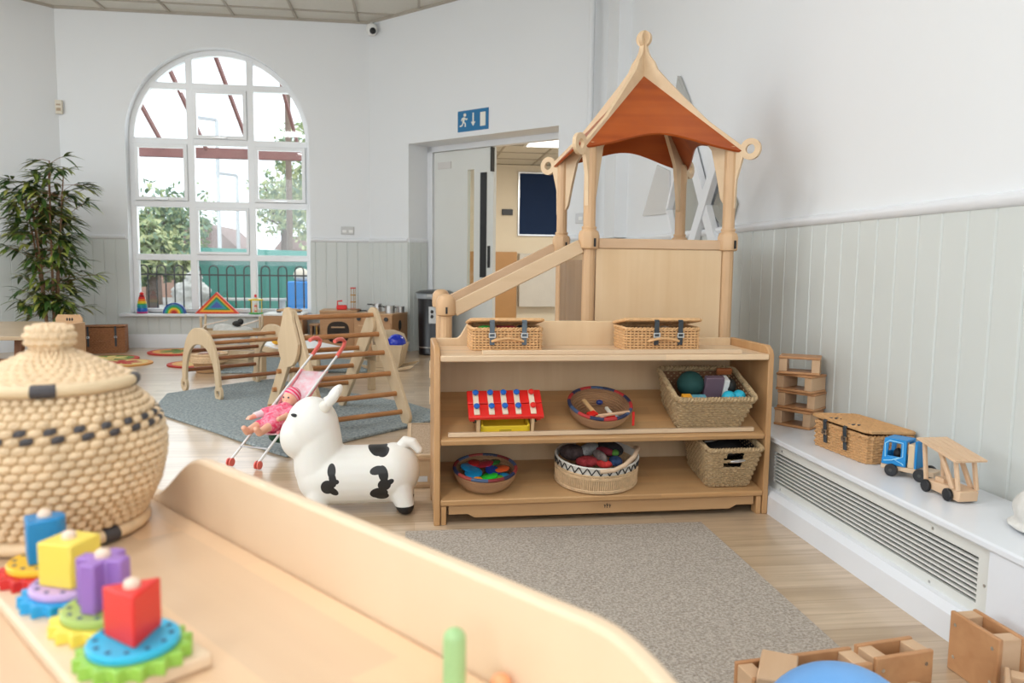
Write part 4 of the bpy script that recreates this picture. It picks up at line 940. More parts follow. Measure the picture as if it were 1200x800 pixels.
# blue toy truck cab on wooden chassis
tk=thing('toy_truck','wooden toy truck with bright blue cab and black wheels on the bench','toy truck',(1.520,2.185,BZ),math.atan2(-.84,.54))
m_=MB(); m_.box(-.055,.105,-.030,.030,.018,.034); m_.build('chassis',P('raw_beech',(.68,.50,.34)),tk,bevel=.003)
cab=[(-.052,.034),(.022,.034),(.022,.118),(-.040,.118),(-.052,.104)]
cabm=P('truck_blue',(.01,.25,.62))
for y0,y1 in ((-.034,-.024),(.024,.034)):
    m_=MB(); o_=[(-.052,.034),(.022,.034),(.022,.118),(-.045,.118)]; i_=[(-.036,.062),(.006,.062),(.006,.105),(-.032,.105)]; m_.frame(o_,i_,y0,y1); m_.build('cab_side',cabm,tk,bevel=.002)
m_=MB(); m_.box(-.045,.022,-.024,.024,.110,.118); m_.box(-.050,-.044,-.024,.024,.034,.070); m_.build('cab_roof',cabm,tk,bevel=.002)
m_=MB(); pts_=[(-.040,.058),(-.042,.100),(-.028,.111),(.012,.109),(.013,.066),(-.010,.052),(.012,.044),(.016,.040)]; m_.tube([(x,-.0345,z) for x,z in pts_],.0016,6); m_.tube([(-.044,-.0345,.045),(-.020,-.0345,.050),(.002,-.0345,.062)],.0016,6); m_.build('pale_outline_print',P('pale_blue_line',(.35,.70,.90)),tk)
m_=MB(); m_.box(.026,.046,-.030,.030,.034,.108); m_.build('natural_panel',P('natural_panel_wood',(.72,.55,.36)),tk,bevel=.002)
m_=MB(); m_.box(.046,.054,-.032,.032,.034,.120); m_.build('blue_backboard',cabm,tk,bevel=.002)
m_=MB(); m_.ell((-.015,0,.066),.014,.016,.018); m_.build('seat',blackm,tk)
for x in (-.018,.068):
    for y in (-.038,.038):
        m_=MB(); m_.cyl((x,y-.006,.0195),(x,y+.006,.0195),.0195,.0195,24); wv=m_.build('wheel',black,tk,bevel=.002)
        m_=MB(); m_.cyl((x,y-.0068,.0195),(x,y+.0068,.0195),.005,.005,12); m_.build('hub',P('hub_black',(.05,.05,.05)),wv)
# wooden roofed buggy
bg_=thing('toy_buggy','plain wooden toy buggy with slatted roof and black wheel nearest the cloth bag','toy car',(1.515,1.965,BZ),math.atan2(-.995,.02))
nat=wood('natural_toy_wood',(.78,.56,.38),(.66,.43,.26),'x',.5); 
m_=MB(); m_.prism([(-.068,.012),(.075,.006),(.078,.036),(.030,.040),(-.068,.034)],-.030,.030); m_.build('body',nat,bg_,bevel=.003)
for y in (-.028,.028):
    m_=MB(); m_.bar((-.060,y,.030),(-.078,y,.148),.009,.012,up=(1,0,0)); m_.build('rear_pillar',nat,bg_,bevel=.002)
    m_=MB(); m_.bar((.050,y,.036),(-.016,y,.140),.009,.014,up=(1,0,0)); m_.build('centre_pillar',nat,bg_,bevel=.002)
    m_=MB(); m_.bar((.070,y,.036),(.052,y,.124),.009,.012,up=(1,0,0)); m_.build('front_pillar',nat,bg_,bevel=.002)
m_=MB()
for k in range(5): y=-.040+.020*k; m_.bar((-.085,y,.150),(.078,y,.120),.0185,.006)
m_.build('slatted_roof',nat,bg_,bevel=.001)
m_=MB(); m_.box(-.035,.0,-.02,.02,.036,.050); m_.build('seat',nat,bg_,bevel=.002)
for x in (.040,-.050):
    for y in (-.036,.036):
        m_=MB(); m_.cyl((x,y-.005,.018),(x,y+.005,.018),.018,.018,22); m_.build('wheel',black,bg_,bevel=.002)
# white cloth bundle
m_=MB(); random.seed(3)
m_.ell((0,-.01,.055),.078,.095,.058); m_.ell((.01,-.03,.085),.060,.075,.050); m_.ell((0,-.02,.013),.088,.125,.013); m_.ell((.02,.03,.115),.025,.035,.018)
cb=m_.build('cloth_bag',twotone('calico_cloth',(.66,.64,.60),(.78,.77,.74),6,.9,.5,60,.006)); blend(cb,.006,10); cb.location=(1.550,1.655,BZ)
d_=cb.modifiers.new('d','DISPLACE'); tx=bpy.data.textures.new('folds','CLOUDS'); tx.noise_scale=.05; d_.texture=tx; d_.strength=.009; d_.mid_level=.5
tag(cb,'crumpled white cloth bag at the right edge of the bench','cloth bag')

# ------------------------------------------------------------------ foreground: woven pot, gear toy, pegs
FZ=.6105
A0=Vector((-.349,1.069,0)); FD=Vector((.628,-.778,0)); FN=Vector((-.778,-.628,0))
def FP(s,n,z=FZ): q=A0+FD*s+FN*n; return (q.x,q.y,z)
pot=thing('woven_pot','large lidded pot woven of pale palm leaf with dark checks, on the foreground shelf','basket',(-.420,.950,FZ))
prof=[(.094,.010),(.104,.03),(.118,.06),(.1255,.095),(.126,.12),(.120,.145),(.108,.163),(.094,.176),(.086,.184)]
def interp(pr,t):
    # even in arc length
    Ls=[0]
    for a,b in zip(pr,pr[1:]): Ls.append(Ls[-1]+math.dist(a,b))
    s=t*Ls[-1]
    for i in range(len(pr)-1):
        if s<=Ls[i+1]+1e-9:
            f=(s-Ls[i])/(Ls[i+1]-Ls[i]); return (lin(pr[i][0],pr[i+1][0],f),lin(pr[i][1],pr[i+1][1],f))
    return pr[-1]
def pillow_weave(mb,pr,rows,cols,amp,dark=lambda r,c:False,sub=3,ph=0):
    for r in range(rows):
        for c in range(cols):
            vs=[]
            for i in range(sub+1):
                for j in range(sub+1):
                    t=(r+i/sub)/rows; rr,z=interp(pr,t); u=j/sub; off=.5 if r%2 else 0
                    b=math.sin(PI*i/sub)**.45*math.sin(PI*u)**.45
                    b=b*amp-amp*.55*(1 if (i in(0,sub) or j in (0,sub)) else 0)
                    a=2*PI*(c+u+off)/cols
                    t2=min(1,t+.02);r2_,z2_=interp(pr,t2); r1_,z1_=interp(pr,max(0,t-.02)); tx,tz=r2_-r1_,z2_-z1_; l=math.hypot(tx,tz) or 1; nr,nz=tz/l,-tx/l
                    vs.append(((rr+nr*b)*math.cos(a),(rr+nr*b)*math.sin(a),z+nz*b))
            fs=[(i*(sub+1)+j,i*(sub+1)+j+1,(i+1)*(sub+1)+j+1,(i+1)*(sub+1)+j) for i in range(sub) for j in range(sub)]
            mb.add(vs,fs,1 if dark(r,c) else 0,True)
m_=MB(); pillow_weave(m_,prof,19,50,.0036,lambda r,c:(r in (13,14) and (c%2==0)) ,3); m_.build('woven_wall',[palm,palmk],pot,weld=False,auto=80)
m_=MB(); m_.lathe([(r-.0012,z) for r,z in prof],64); m_.build('inner_lining',plain('brown_palm_core',(.40,.25,.12),.7,var=.2,vs=30),pot)
m_=MB(); m_.ring((0,0,.010),.097,.0085,56,10); m_.build('base_ring',palm,pot)
for a in (-.60,-2.5): 
    m_=MB(); m_.tube([(.0975*math.cos(a+d*.03),.0975*math.sin(a+d*.03),.010) for d in range(-3,4)],.0098,10); m_.build('dark_binding',palmk,pot)
m_=MB(); m_.ring((0,0,.186),.086,.004,56,8); m_.build('neck_ring',palm,pot)
m_=MB(); lp=[(.090,.196),(.076,.204),(.056,.214),(.036,.224),(.020,.232)]; pillow_weave(m_,lp,8,34,.0028,sub=3); m_.lathe([(r-.002,z-.003) for r,z in lp],40); lid=m_.build('woven_lid',palm,pot,weld=False,auto=80)
m_=MB(); m_.ring((0,0,.192),.090,.0072,60,10); m_.build('lid_rim',P('palm_binding',(.70,.54,.34),.5),lid)
m_=MB(); m_.tube([(.0905*math.cos(R(-72)+d*.045),.0905*math.sin(R(-72)+d*.045),.192) for d in range(-3,4)],.0082,10); m_.build('dark_binding',palmk,lid)
m_=MB(); m_.tube([(.0905*math.cos(R(10)+d*.035),.0905*math.sin(R(10)+d*.035),.192) for d in range(-3,4)],.0082,10); m_.build('dark_binding',palmk,lid)
m_=MB(); pillow_weave(m_,[(.018,.228),(.022,.232),(.028,.242),(.028,.252),(.024,.260),(.012,.263),(.001,.263)],6,16,.0022,sub=3); m_.build('lid_knob',palm,lid,weld=False,auto=80)

gt=thing('gear_toy','wooden board of four stacked coloured gears and blocks beside the woven pot','toy',FP(.285,.19),math.atan2(FD.y,FD.x))
m_=MB(); m_.box(-.120,.197,-.047,.047,0,.012); m_.build('base_board',wood('gear_board_wood',(.82,.64,.46),(.72,.53,.36),'x',.45),gt,bevel=.003)
def gear(x,rz,cg,cd,cb,shape,hb,lab,gy=0):
    k=16; n_=k*4; po=[]
    for i in range(n_):
        ph=i%4; rr=.0425 if ph in (0,1) else .0362; a=2*PI*(i+(.25 if ph in(0,) else -.25 if ph==1 else 0))/n_+rz; po.append((x+rr*math.cos(a),gy+rr*math.sin(a)))
    m_=MB(); m_.prism(po,.012,.023,'xy'); g=m_.build('toothed_gear',cg,gt,bevel=.0015); g['label']=lab+' gear'
    m_=MB(); m_.lathe([(0,.0232),(.032,.0232),(.0335,.0245),(.0335,.0285),(.032,.030),(0,.030)],36,(x,gy,0)); d=m_.build('disc',cd,gt)
    m_=MB()
    for i in range(12):
        a=2*PI*i/12; m_.lathe([(.0,.0301),(.0021,.0301),(.0021,.0306),(0,.0306)],10,(x+.027*math.cos(a),gy+.027*math.sin(a),0))
    m_.build('dot_print',plain('dot_navy',(.03,.06,.16),.6),d)
    m_=MB(); sh=[(x+u,gy+v) for u,v in shape]; m_.prism(sh,.030,.030+hb,'xy'); m_.build('block',cb,gt,bevel=.0018)
    m_=MB(); m_.tube([(x,gy,.03),(x,gy,.030+hb+.003)],.0062,14); m_.ell((x,gy,.030+hb+.003),.0062,.0062,.004,14,8); m_.build('peg',P('raw_peg',(.80,.62,.50)),gt)
def rot(sh,a): return [(u*math.cos(a)-v*math.sin(a),u*math.sin(a)+v*math.cos(a)) for u,v in sh]
sq=[(-.018,-.018),(.018,-.018),(.018,.018),(-.018,.018)]
half=[(-.015,-.016),(.015,-.016)]+[(.015*math.cos(R(a)),.004+.014*math.sin(R(a))) for a in range(0,181,20)]
star=[(.019*math.cos(2*PI*i/10),.019*math.sin(2*PI*i/10)) if i%2 else (.0105*math.cos(2*PI*i/10),.0105*math.sin(2*PI*i/10)) for i in range(10)]
cross=[(-.007,-.021),(.007,-.021),(.007,-.007),(.021,-.007),(.021,.007),(.007,.007),(.007,.021),(-.007,.021),(-.007,.007),(-.021,.007),(-.021,-.007),(-.007,-.007)]
tri=[(.0,-.024),(.021,.012),(-.021,.012)]
gear(.163,.1,lime,P('cyan_disc',(.03,.45,.70)),red,rot(tri,R(71)),.040,'green')
gear(.088,.2,P('pale_yellow_gear',(.85,.68,.10)),P('moss_disc',(.38,.52,.14)),P('violet_block',(.32,.16,.50)),rot(cross,R(35)),.042,'yellow',.004)
gear(.014,.05,P('cyan_gear',(.02,.35,.68)),lilac,P('yellow_block',(.85,.66,.10)),rot(sq,R(30)),.040,'blue')
gear(-.060,.15,P('crimson_gear',(.62,.02,.02)),P('amber_disc',(.90,.50,.03)),P('azure_block',(.01,.22,.50)),rot(half,R(-10)),.042,'red')
pg=thing('peg_toy','green rounded peg standing on the foreground shelf at the bottom edge','toy peg',FP(.655,.043))
m_=MB(); m_.lathe([(0,0),(.012,0),(.012,.006),(.0085,.008),(.0085,.050)]+[(.0085*math.cos(R(a)),.050+.0085*math.sin(R(a))) for a in range(15,91,15)],24); m_.build('peg_body',P('pale_green_peg',(.35,.55,.25)),pg)
pg=thing('peg_toy','small orange rounded peg right of the green one at the bottom edge','toy peg',FP(.672,.012))
m_=MB(); m_.lathe([(0,0),(.008,0),(.008,.010)]+[(.008*math.cos(R(a)),.010+.008*math.sin(R(a))) for a in range(15,91,15)],24); m_.build('peg_body',P('pale_orange_peg',(.85,.35,.16)),pg)

pot.scale=(.95,.95,.93)
# ------------------------------------------------------------------ bouncing cow
def spots_mat():
    m,t,p=nt('cow_rubber'); L=t.links.new; p.inputs['Roughness'].default_value=.42; p.inputs['Subsurface Weight'].default_value=.05
    tc=N(t,'ShaderNodeTexCoord'); sx=N(t,'ShaderNodeSeparateXYZ'); L(tc.outputs['Object'],sx.inputs[0]); last=None
    # (cx,cz,rx,rz,rot) ellipses on the flank, projected along y
    near=[(-.297,.178,.015,.026,0),(-.293,.150,.013,.03,.2),(-.312,.120,.024,.026,.0),(-.292,.104,.022,.013,-.7),(-.280,.140,.010,.009,0),
          (-.135,.178,.026,.015,.25),(-.112,.165,.018,.03,.2),(-.108,.125,.024,.022,.3),(-.088,.135,.016,.010,.5),(-.128,.092,.033,.022,.1),(-.118,.080,.026,.016,0)]
    def mth(op,a,b=None):
        n=N(t,'ShaderNodeMath',operation=op)
        for i,v in enumerate((a,b)):
            if v is None: continue
            if isinstance(v,(int,float)): n.inputs[i].default_value=v
            else: L(v,n.inputs[i])
        return n.outputs[0]
    X,Y,Z=sx.outputs
    def e(u,v,c1,c2,r1,r2,rt):
        du=mth('SUBTRACT',u,c1); dv=mth('SUBTRACT',v,c2); c,s_=math.cos(rt),math.sin(rt)
        a=mth('ADD',mth('MULTIPLY',du,c/r1),mth('MULTIPLY',dv,s_/r1)); b=mth('ADD',mth('MULTIPLY',du,-s_/r2),mth('MULTIPLY',dv,c/r2))
        q=mth('ADD',mth('MULTIPLY',a,a),mth('MULTIPLY',b,b)); return mth('LESS_THAN',q,1.0)
    for (a,b,c,d,r_) in near:
        v=e(X,Z,a+.20,b,c,d,r_); last=v if last is None else mth('MAXIMUM',last,v)
    topm=mth('MAXIMUM',e(X,Y,-.135+.20,-.01,.036,.060,.0),e(X,Y,-.118+.20,-.045,.026,.030,.4)); topm=mth('MULTIPLY',topm,mth('GREATER_THAN',Z,.185))
    last=mth('MAXIMUM',last,topm)
    hoof=mth('LESS_THAN',Z,mth('ADD',mth('MULTIPLY',X,.06),.026)); last=mth('MAXIMUM',last,hoof)
    mx=N(t,'ShaderNodeMix',data_type='RGBA'); mx.inputs['A'].default_value=(.80,.79,.75,1); mx.inputs['B'].default_value=(.012,.012,.013,1); L(last,mx.inputs['Factor']); L(mx.outputs['Result'],p.inputs['Base Color']); return m
cow=thing('bouncy_cow','white inflatable bouncing cow with black patches and black hooves on the wooden floor','toy cow',(-.20,2.885,0))
c=MB(); CX=.20
def ce(x,z,rx,ry,rz,y=0,rot=None): c.ell((x+CX,y,z),rx,ry,rz,24,16,rot=rot)
c.cap((-.305+CX,0,.138),(-.095+CX,0,.140),.110,.110,24); ce(-.33,.135,.105,.105,.108); ce(-.075,.150,.098,.105,.106); ce(-.20,.137,.20,.105,.110)
c.cap((-.350+CX,0,.17),(-.358+CX,0,.30),.095,.086,22); ce(-.375,.320,.098,.090,.116); ce(-.408,.290,.086,.080,.094,rot=(0,.3,0)); ce(-.380,.365,.076,.076,.068)
for sx,sy in ((-.055,-.062),(-.055,.062),(-.345,-.062),(-.345,.062)): c.cap((sx+CX,sy*.8,.10),(sx+CX+(.022 if sx>-.2 else -.01),sy*1.1,.034),.050,.035,16)
body=c.build('cow_body',spots_mat(),cow,weld=False); blend(body,.0055,8)
m_=MB(); m_.tube([(-.048+CX,0,.236),(-.030+CX,-.005,.262),(-.004+CX,-.012,.258),(.018+CX,-.02,.232)],[.026,.024,.020,.015],14); m_.ell((.018+CX,-.02,.232),.016,.016,.016); m_.ell((-.045+CX,0,.238),.024,.024,.024); blend(m_.build('tail',P('cow_white',(.80,.79,.75)),cow,weld=False),.004,4)
for sy in (-.052,.052):
    m_=MB(); m_.ell((-.298+CX,sy,.437),.042,.016,.020,18,12,rot=(0,R(-52),R(10*(-1 if sy<0 else 1)))); m_.build('ear',P('cow_ear_white',(.80,.79,.75)),cow)
    m_=MB(); m_.ell((-.325+CX,sy*.9,.405),.020,.018,.024); m_.build('horn',P('cow_horn_cream',(.76,.73,.66)),cow)
    m_=MB(); m_.ell((-.432+CX,sy*1.17,.378),.012,.008,.0065,14,8,rot=(0,R(15),0)); m_.build('eye',black,cow)
    m_=MB(); m_.tube([(-.478+CX+.004*math.cos(a_),sy*.62*1.0-.004*(1 if sy<0 else -1),.285+.013*math.sin(a_)) for a_ in [2*PI*i/14 for i in range(14)]],.0014,5,True); m_.build('nostril',P('nostril_grey',(.45,.45,.45)),cow)

# ------------------------------------------------------------------ toy pushchair and doll
st=thing('toy_pushchair','pink and white toy pushchair with coral hooked handles on the blue-grey rug','pushchair',(-.66,3.75,0))
SB=Vector((.44,.898,0)); SE=Vector((.898,-.44,0)); SW=.150; F0=Vector((-.83,3.56,.020))-Vector((-.66,3.75,0))
def sp(l,wd,z): q=F0+SB*l+SE*wd; return (q.x,q.y,z)
whitet=P('white_tube',(.78,.78,.78))
for wd in (0,SW):
    m_=MB(); m_.tube([sp(0,wd,.03),sp(.68,wd,.452)],.0062,10); m_.build('long_tube',whitet,st)
    m_=MB(); hook=[sp(.665,wd,.441),sp(.69,wd,.458),sp(.735,wd,.488),sp(.745,wd,.512),sp(.72,wd,.528),sp(.68,wd,.530),sp(.645,wd,.522)]; m_.tube(hook,.0105,10); m_.build('hooked_handle',coral,st)
    m_=MB(); m_.tube([sp(.34,wd,.235),sp(.62,wd,.03)],.0058,10); m_.build('rear_tube',whitet,st)
    for l in (0,.62):
        q=Vector(sp(l,wd,.022)); a=q-SE*.007; b=q+SE*.007; m_=MB()
        for o_ in (-1,1): m_.cyl(tuple(q+SE*(.008*o_-.0028)),tuple(q+SE*(.008*o_+.0028)),.019,.019,18)
        m_.build('double_wheel',coral,st)
m_=MB(); m_.tube([sp(.07,0,.08),sp(.09,SW*.5,.075),sp(.07,SW,.08)],.004,8); m_.build('cross_brace',P('grey_brace',(.5,.5,.52)),st)
m_=MB(); m_.tube([sp(.50,0,.13),sp(.36,SW,.20)],.0045,8); m_.build('rear_brace',whitet,st)
fabm=twotone('pink_print_fabric',(.78,.42,.47),(.76,.66,.70),22,.9,.3,80)
ks=[(.56,.372,.0),(.48,.315,.022),(.40,.255,.035),(.32,.19,.045),(.27,.140,.05),(.20,.138,.03),(.15,.134,.012)]
def clothstrip(w0,w1,off,nm,mt,sag=1):
    m_=MB(); vs=[]
    n_=8
    for l,z,dpt in ks:
        for i in range(n_+1):
            f=i/n_; sg=math.sin(PI*f)*dpt*sag; q=Vector(sp(l,SW*lin(w0,w1,f),z)); q=q+SB*sg*.5+Vector((0,0,-sg*.6+off)); vs.append(tuple(q))
    fs=[(i*(n_+1)+j,i*(n_+1)+j+1,(i+1)*(n_+1)+j+1,(i+1)*(n_+1)+j) for i in range(len(ks)-1) for j in range(n_)]
    m_.add(vs,fs,0,True); o=m_.build(nm,mt,st); s_=o.modifiers.new('s','SOLIDIFY'); s_.thickness=.005; return o
clothstrip(0,1,0,'seat_fabric',fabm)
for wd in (.02,.98):
    m_=MB(); m_.tube([Vector(sp(l,SW*wd,z+.004)) for l,z,_ in ks],.007,8); m_.build('fabric_border',pink,st)
m_=MB(); m_.tube([Vector(sp(.56,SW*f,.374-.03*math.sin(PI*f)))+SB*.01 for f in [i/8 for i in range(9)]],.008,8); m_.build('top_border',P('salmon_border',(.82,.34,.30)),st)
m_=MB(); q=Vector(sp(.27,SW*.5,.095)); m_.ell(tuple(q),.055,.05,.035,18,12); m_.build('storage_bag',P('dark_green_bag',(.01,.07,.035),.7),st)
# doll lying in the pushchair
dl=thing('baby_doll','baby doll in pink dress and striped pink bonnet lying in the toy pushchair','doll',(-.66,3.75,0)); DS=.86
skin=P('doll_skin',(.86,.46,.32),.45); dress=twotone('pink_dress',(.85,.04,.14),(.88,.35,.45),45,.8,.3,80)
def lp_(l,wd,z): return sp(.02+l*.95,SW*(.5+(wd-.5)*1.05),-.008+z*.90)
m_=MB(); hd_=lp_(.355,.50,.298)
m_.ell(hd_,.037,.037,.040,22,16); m_.ell(lp_(.345,.40,.295),.022,.022,.020); m_.cap(lp_(.345,.5,.285),lp_(.30,.5,.24),.02,.03)
m_.cap(lp_(.30,.5,.24),lp_(.23,.5,.195),.042,.046)
for s_ in (.30,.72): m_.cap(lp_(.22,s_,.19),lp_(.13,s_-.05,.19),.026,.021); m_.cap(lp_(.13,s_-.05,.19),lp_(.06,s_-.05,.175),.021,.017); m_.cap(lp_(.06,s_-.05,.175),lp_(.035,s_-.05,.20),.017,.013)
m_.cap(lp_(.30,.2,.245),lp_(.22,-.02,.235),.020,.016); m_.cap(lp_(.22,-.02,.235),lp_(.165,-.08,.225),.016,.012); m_.ell(lp_(.155,-.09,.225),.014,.013,.012)
m_.cap(lp_(.30,.8,.245),lp_(.21,.95,.235),.020,.016); m_.cap(lp_(.21,.95,.235),lp_(.155,.92,.23),.016,.012)
for k_ in range(4): m_.cap(lp_(.150,-.14+.035*k_,.226),lp_(.135,-.15+.04*k_,.220),.0045,.0038,8)
blend(m_.build('doll_body',skin,dl,weld=False),.0042,3)
m_=MB(); m_.cap(lp_(.305,.5,.243),lp_(.20,.5,.195),.042,.052,20)
for s_ in (.30,.72): m_.cap(lp_(.22,s_,.19),lp_(.145,s_-.04,.19),.029,.026)
m_.cap(lp_(.30,.2,.245),lp_(.24,.03,.237),.026,.024); m_.cap(lp_(.30,.8,.245),lp_(.235,.92,.236),.026,.024); blend(m_.build('dress',dress,dl,weld=False),.006,3)
m_=MB(); m_.cap(lp_(.24,.03,.237),lp_(.19,-.06,.231),.019,.016); blend(m_.build('sleeve',P('white_sleeve',(.82,.74,.76),.8),dl,weld=False),.004,2)
m_=MB(); hq=Vector(hd_)+SB*.018+Vector((0,0,.014)); m_.ell(tuple(hq),.042,.042,.044,24,16)
def stripes():
    m,t,p=nt('bonnet_stripes'); L=t.links.new; tc=N(t,'ShaderNodeTexCoord'); w_=N(t,'ShaderNodeTexWave'); w_.bands_direction='DIAGONAL'; w_.inputs['Scale'].default_value=22; w_.inputs['Distortion'].default_value=.4
    L(tc.outputs['Object'],w_.inputs['Vector']); cr=N(t,'ShaderNodeValToRGB'); cr.color_ramp.elements[0].color=(.85,.03,.14,1); cr.color_ramp.elements[1].color=(.88,.45,.52,1); cr.color_ramp.elements[0].position=.4; cr.color_ramp.elements[1].position=.6
    L(w_.outputs['Fac'],cr.inputs[0]); L(cr.outputs[0],p.inputs['Base Color']); p.inputs['Roughness'].default_value=.85; return m
m_.build('bonnet',stripes(),dl)
for e_ in (.36,.60):
    m_=MB(); q=Vector(hd_)+SE*((e_-.5)*SW*.75)-SB*.031+Vector((0,0,.012)); m_.ell(tuple(q),.005,.005,.005,10,8); m_.build('eye',P('doll_eye',(.05,.05,.08)),dl)
m_=MB(); q=Vector(hd_)-SB*.036+Vector((0,0,-.002)); m_.ell(tuple(q),.006,.006,.005,10,8); m_.build('nose',skin,dl)
m_=MB(); q=Vector(hd_)-SB*.033+Vector((0,0,-.016)); m_.ell(tuple(q),.010,.006,.004,10,8,rot=(0,0,-.5)); m_.build('mouth',P('doll_lips',(.75,.12,.10)),dl)

# ------------------------------------------------------------------ climbing triangle
tri_=thing('climbing_triangle','wooden climbing triangle with dowel rungs standing on the large blue-grey rug','climbing frame',(-.48,4.70,0))
RFp=Vector((-.045,4.395,.018)); RBp=Vector((-.440,5.00,.018)); RW=Vector((-.435,-.270,0)); RA=(RFp+RBp)/2+Vector((0,0,.615)); OFF=Vector((-.48,4.70,0))
def flatleg(p0,p1,w0,w1,th,nrm):
    """board from p0 to p1 lying in the plane with normal nrm, rounded ends"""
    p0=Vector(p0);p1=Vector(p1); d=(p1-p0).normalized(); n=Vector(nrm).normalized(); s_=d.cross(n).normalized(); pl=[]
    for k in range(9): a=PI/2+PI*k/8; pl.append(p0+s_*(w0*math.sin(a))+d*(w0*math.cos(a)))
    for k in range(9): a=-PI/2+PI*k/8; pl.append(p1+s_*(w1*math.sin(a))+d*(w1*math.cos(a)))
    vs=[tuple(p-n*th/2) for p in pl]+[tuple(p+n*th/2) for p in pl]; k=len(pl)
    m_=MB(); m_.add(vs,[tuple(range(k)),tuple(range(2*k-1,k-1,-1))]+[(i,(i+1)%k,k+(i+1)%k,k+i) for i in range(k)]); return m_
RUN=-RW.normalized()
for s_,dsh in ((0,0),(1,0)):
    f=RFp+RW*s_-OFF; b=RBp+RW*s_-OFF; a=RA+RW*s_-OFF; n=RW.normalized()
    sh=n*(.014 if s_==0 else -.014)
    up_=Vector((0,0,.035))
    m_=flatleg(f+Vector((0,0,.040)),a-Vector((0,0,.060))+up_,.048,.060,.022,n); m_.build('leg',ply,tri_,bevel=.003)
    m_=flatleg(b+Vector((0,0,.036))+sh*1.6,a-Vector((0,0,.11))+up_+sh*1.6,.046,.056,.022,n); m_.build('leg',ply,tri_,bevel=.003)
    o_=-n*.024 if s_==0 else n*.024
    if s_==1:
        m_=flatleg(a+Vector((0,0,-.150))+n*.024,a+Vector((0,0,-.02))+n*.024,.140,.068,.020,n); m_.build('joint_plate',ply,tri_,bevel=.003)
m_=None
for frac in (.02,.20,.37,.56,.74,.90):
    p=RA+Vector((0,0,.0))+(RFp-RA)*frac-OFF; p.z=max(p.z,.03); m_=MB(); m_.tube([tuple(p+RUN*.01),tuple(p+RW-RUN*.01)],.0145,12); m_.build('rung',rung,tri_)
for frac in (.36,.55,.74,.92):
    p=RA+(RBp-RA)*frac-OFF; m_=MB(); m_.tube([tuple(p+RUN*.01),tuple(p+RW-RUN*.01)],.0145,12); m_.build('rung',rung,tri_)

# ------------------------------------------------------------------ climbing arch
A1=Vector((-1.665,5.75,0)); B1=Vector((-1.255,5.22,0)); AV=Vector((.43,.335,0)); mid_=(A1+B1)/2; ad=(B1-A1); span=ad.length; ad.normalize()
arch=thing('climbing_arch','pale plywood climbing arch with brown rungs and looped feet behind the woven pot','climbing frame',(mid_.x+AV.x/2,mid_.y+AV.y/2,0))
OA=Vector((mid_.x+AV.x/2,mid_.y+AV.y/2,0)); an=AV.normalized()
def archpts(Rh,Hh,w0=0,k=26):
    out=[]
    for i in range(k+1):
        a=PI*i/k; out.append((-Rh*math.cos(a),Hh*math.sin(a)**.9))
    return out
def arch_board(shift,nm):
    out=[];hs=span/2-.03
    k=28; o_=[];i_=[]
    for i in range(k+1):
        a=PI*i/k; c_,s_=math.cos(a),math.sin(a)
        o_.append((-hs*(abs(c_)**.85)*(1 if c_>0 else -1)-.0,.07+.405*(s_**.9)))
        i_.append((-(hs-.062)*(abs(c_)**.85)*(1 if c_>0 else -1),.07+.290*(s_**.9)))
    m_=MB(); base=mid_+shift-OA; vs=[]
    for t_ in (-.010,.010):
        for pl in (o_,i_):
            for u,z in pl: q=base+ad*u+an*t_; vs.append((q.x,q.y,z))
    n_=k+1; fs=[]
    for i in range(k):
        fs+=[(i,i+1,n_+i+1,n_+i),(2*n_+i,3*n_+i,3*n_+i+1,2*n_+i+1),(i,2*n_+i,2*n_+i+1,i+1),(n_+i,n_+i+1,3*n_+i+1,3*n_+i)]
    fs+=[(0,n_,3*n_,2*n_),(n_-1,3*n_-1,4*n_-1,2*n_-1)]
    m_.add(vs,fs); bd_=m_.build(nm,ply,arch,bevel=.003)
    for sg_ in (-1,1):   # looped feet
        m_=MB(); vs=[];kk=20; cxx=sg_*(hs-.026)
        ro=[(cxx+.050*math.cos(2*PI*i/kk),.0535+.0535*math.sin(2*PI*i/kk)) for i in range(kk)]; ri=[(cxx+.026*math.cos(2*PI*i/kk),.0535+.026*math.sin(2*PI*i/kk)) for i in range(kk)]
        for t_ in (-.0102,.0102):
            for u,z in ro: q=base+ad*u+an*t_; vs.append((q.x,q.y,max(z,.002)))
        for t_ in (-.0102,.0102):
            for u,z in ri: q=base+ad*u+an*t_; vs.append((q.x,q.y,z))
        fs=[]
        for i in range(kk):
            j=(i+1)%kk; fs+=[(i,j,kk+j,kk+i),(2*kk+i,3*kk+i,3*kk+j,2*kk+j),(i,2*kk+i,2*kk+j,j),(kk+i,kk+j,3*kk+j,3*kk+i)]
        m_.add(vs,fs); m_.build('looped_foot',ply,bd_,bevel=.002)
    return bd_
arch_board(Vector((0,0,0)),'arch_side'); arch_board(AV,'arch_side')
rungd=wood('dark_dowel_wood',(.30,.12,.05),(.20,.07,.03),'x',.4)
hs=span/2-.03
for a_,mt in ((12,rungd),(36,rungd),(62,rung),(84,rung),(112,rung),(142,rungd),(168,rungd)):
    c_,s_=math.cos(R(a_)),math.sin(R(a_)); u=(hs-.031)*(abs(c_)**.85)*(1 if c_>0 else -1); z_=.07+.347*(s_**.9)
    p=mid_-OA+ad*u; m_=MB(); m_.tube([(p.x+an.x*.008,p.y+an.y*.008,z_),(p.x+AV.x-an.x*.008,p.y+AV.y-an.y*.008,z_)],.0135,12); m_.build('rung',mt,arch)

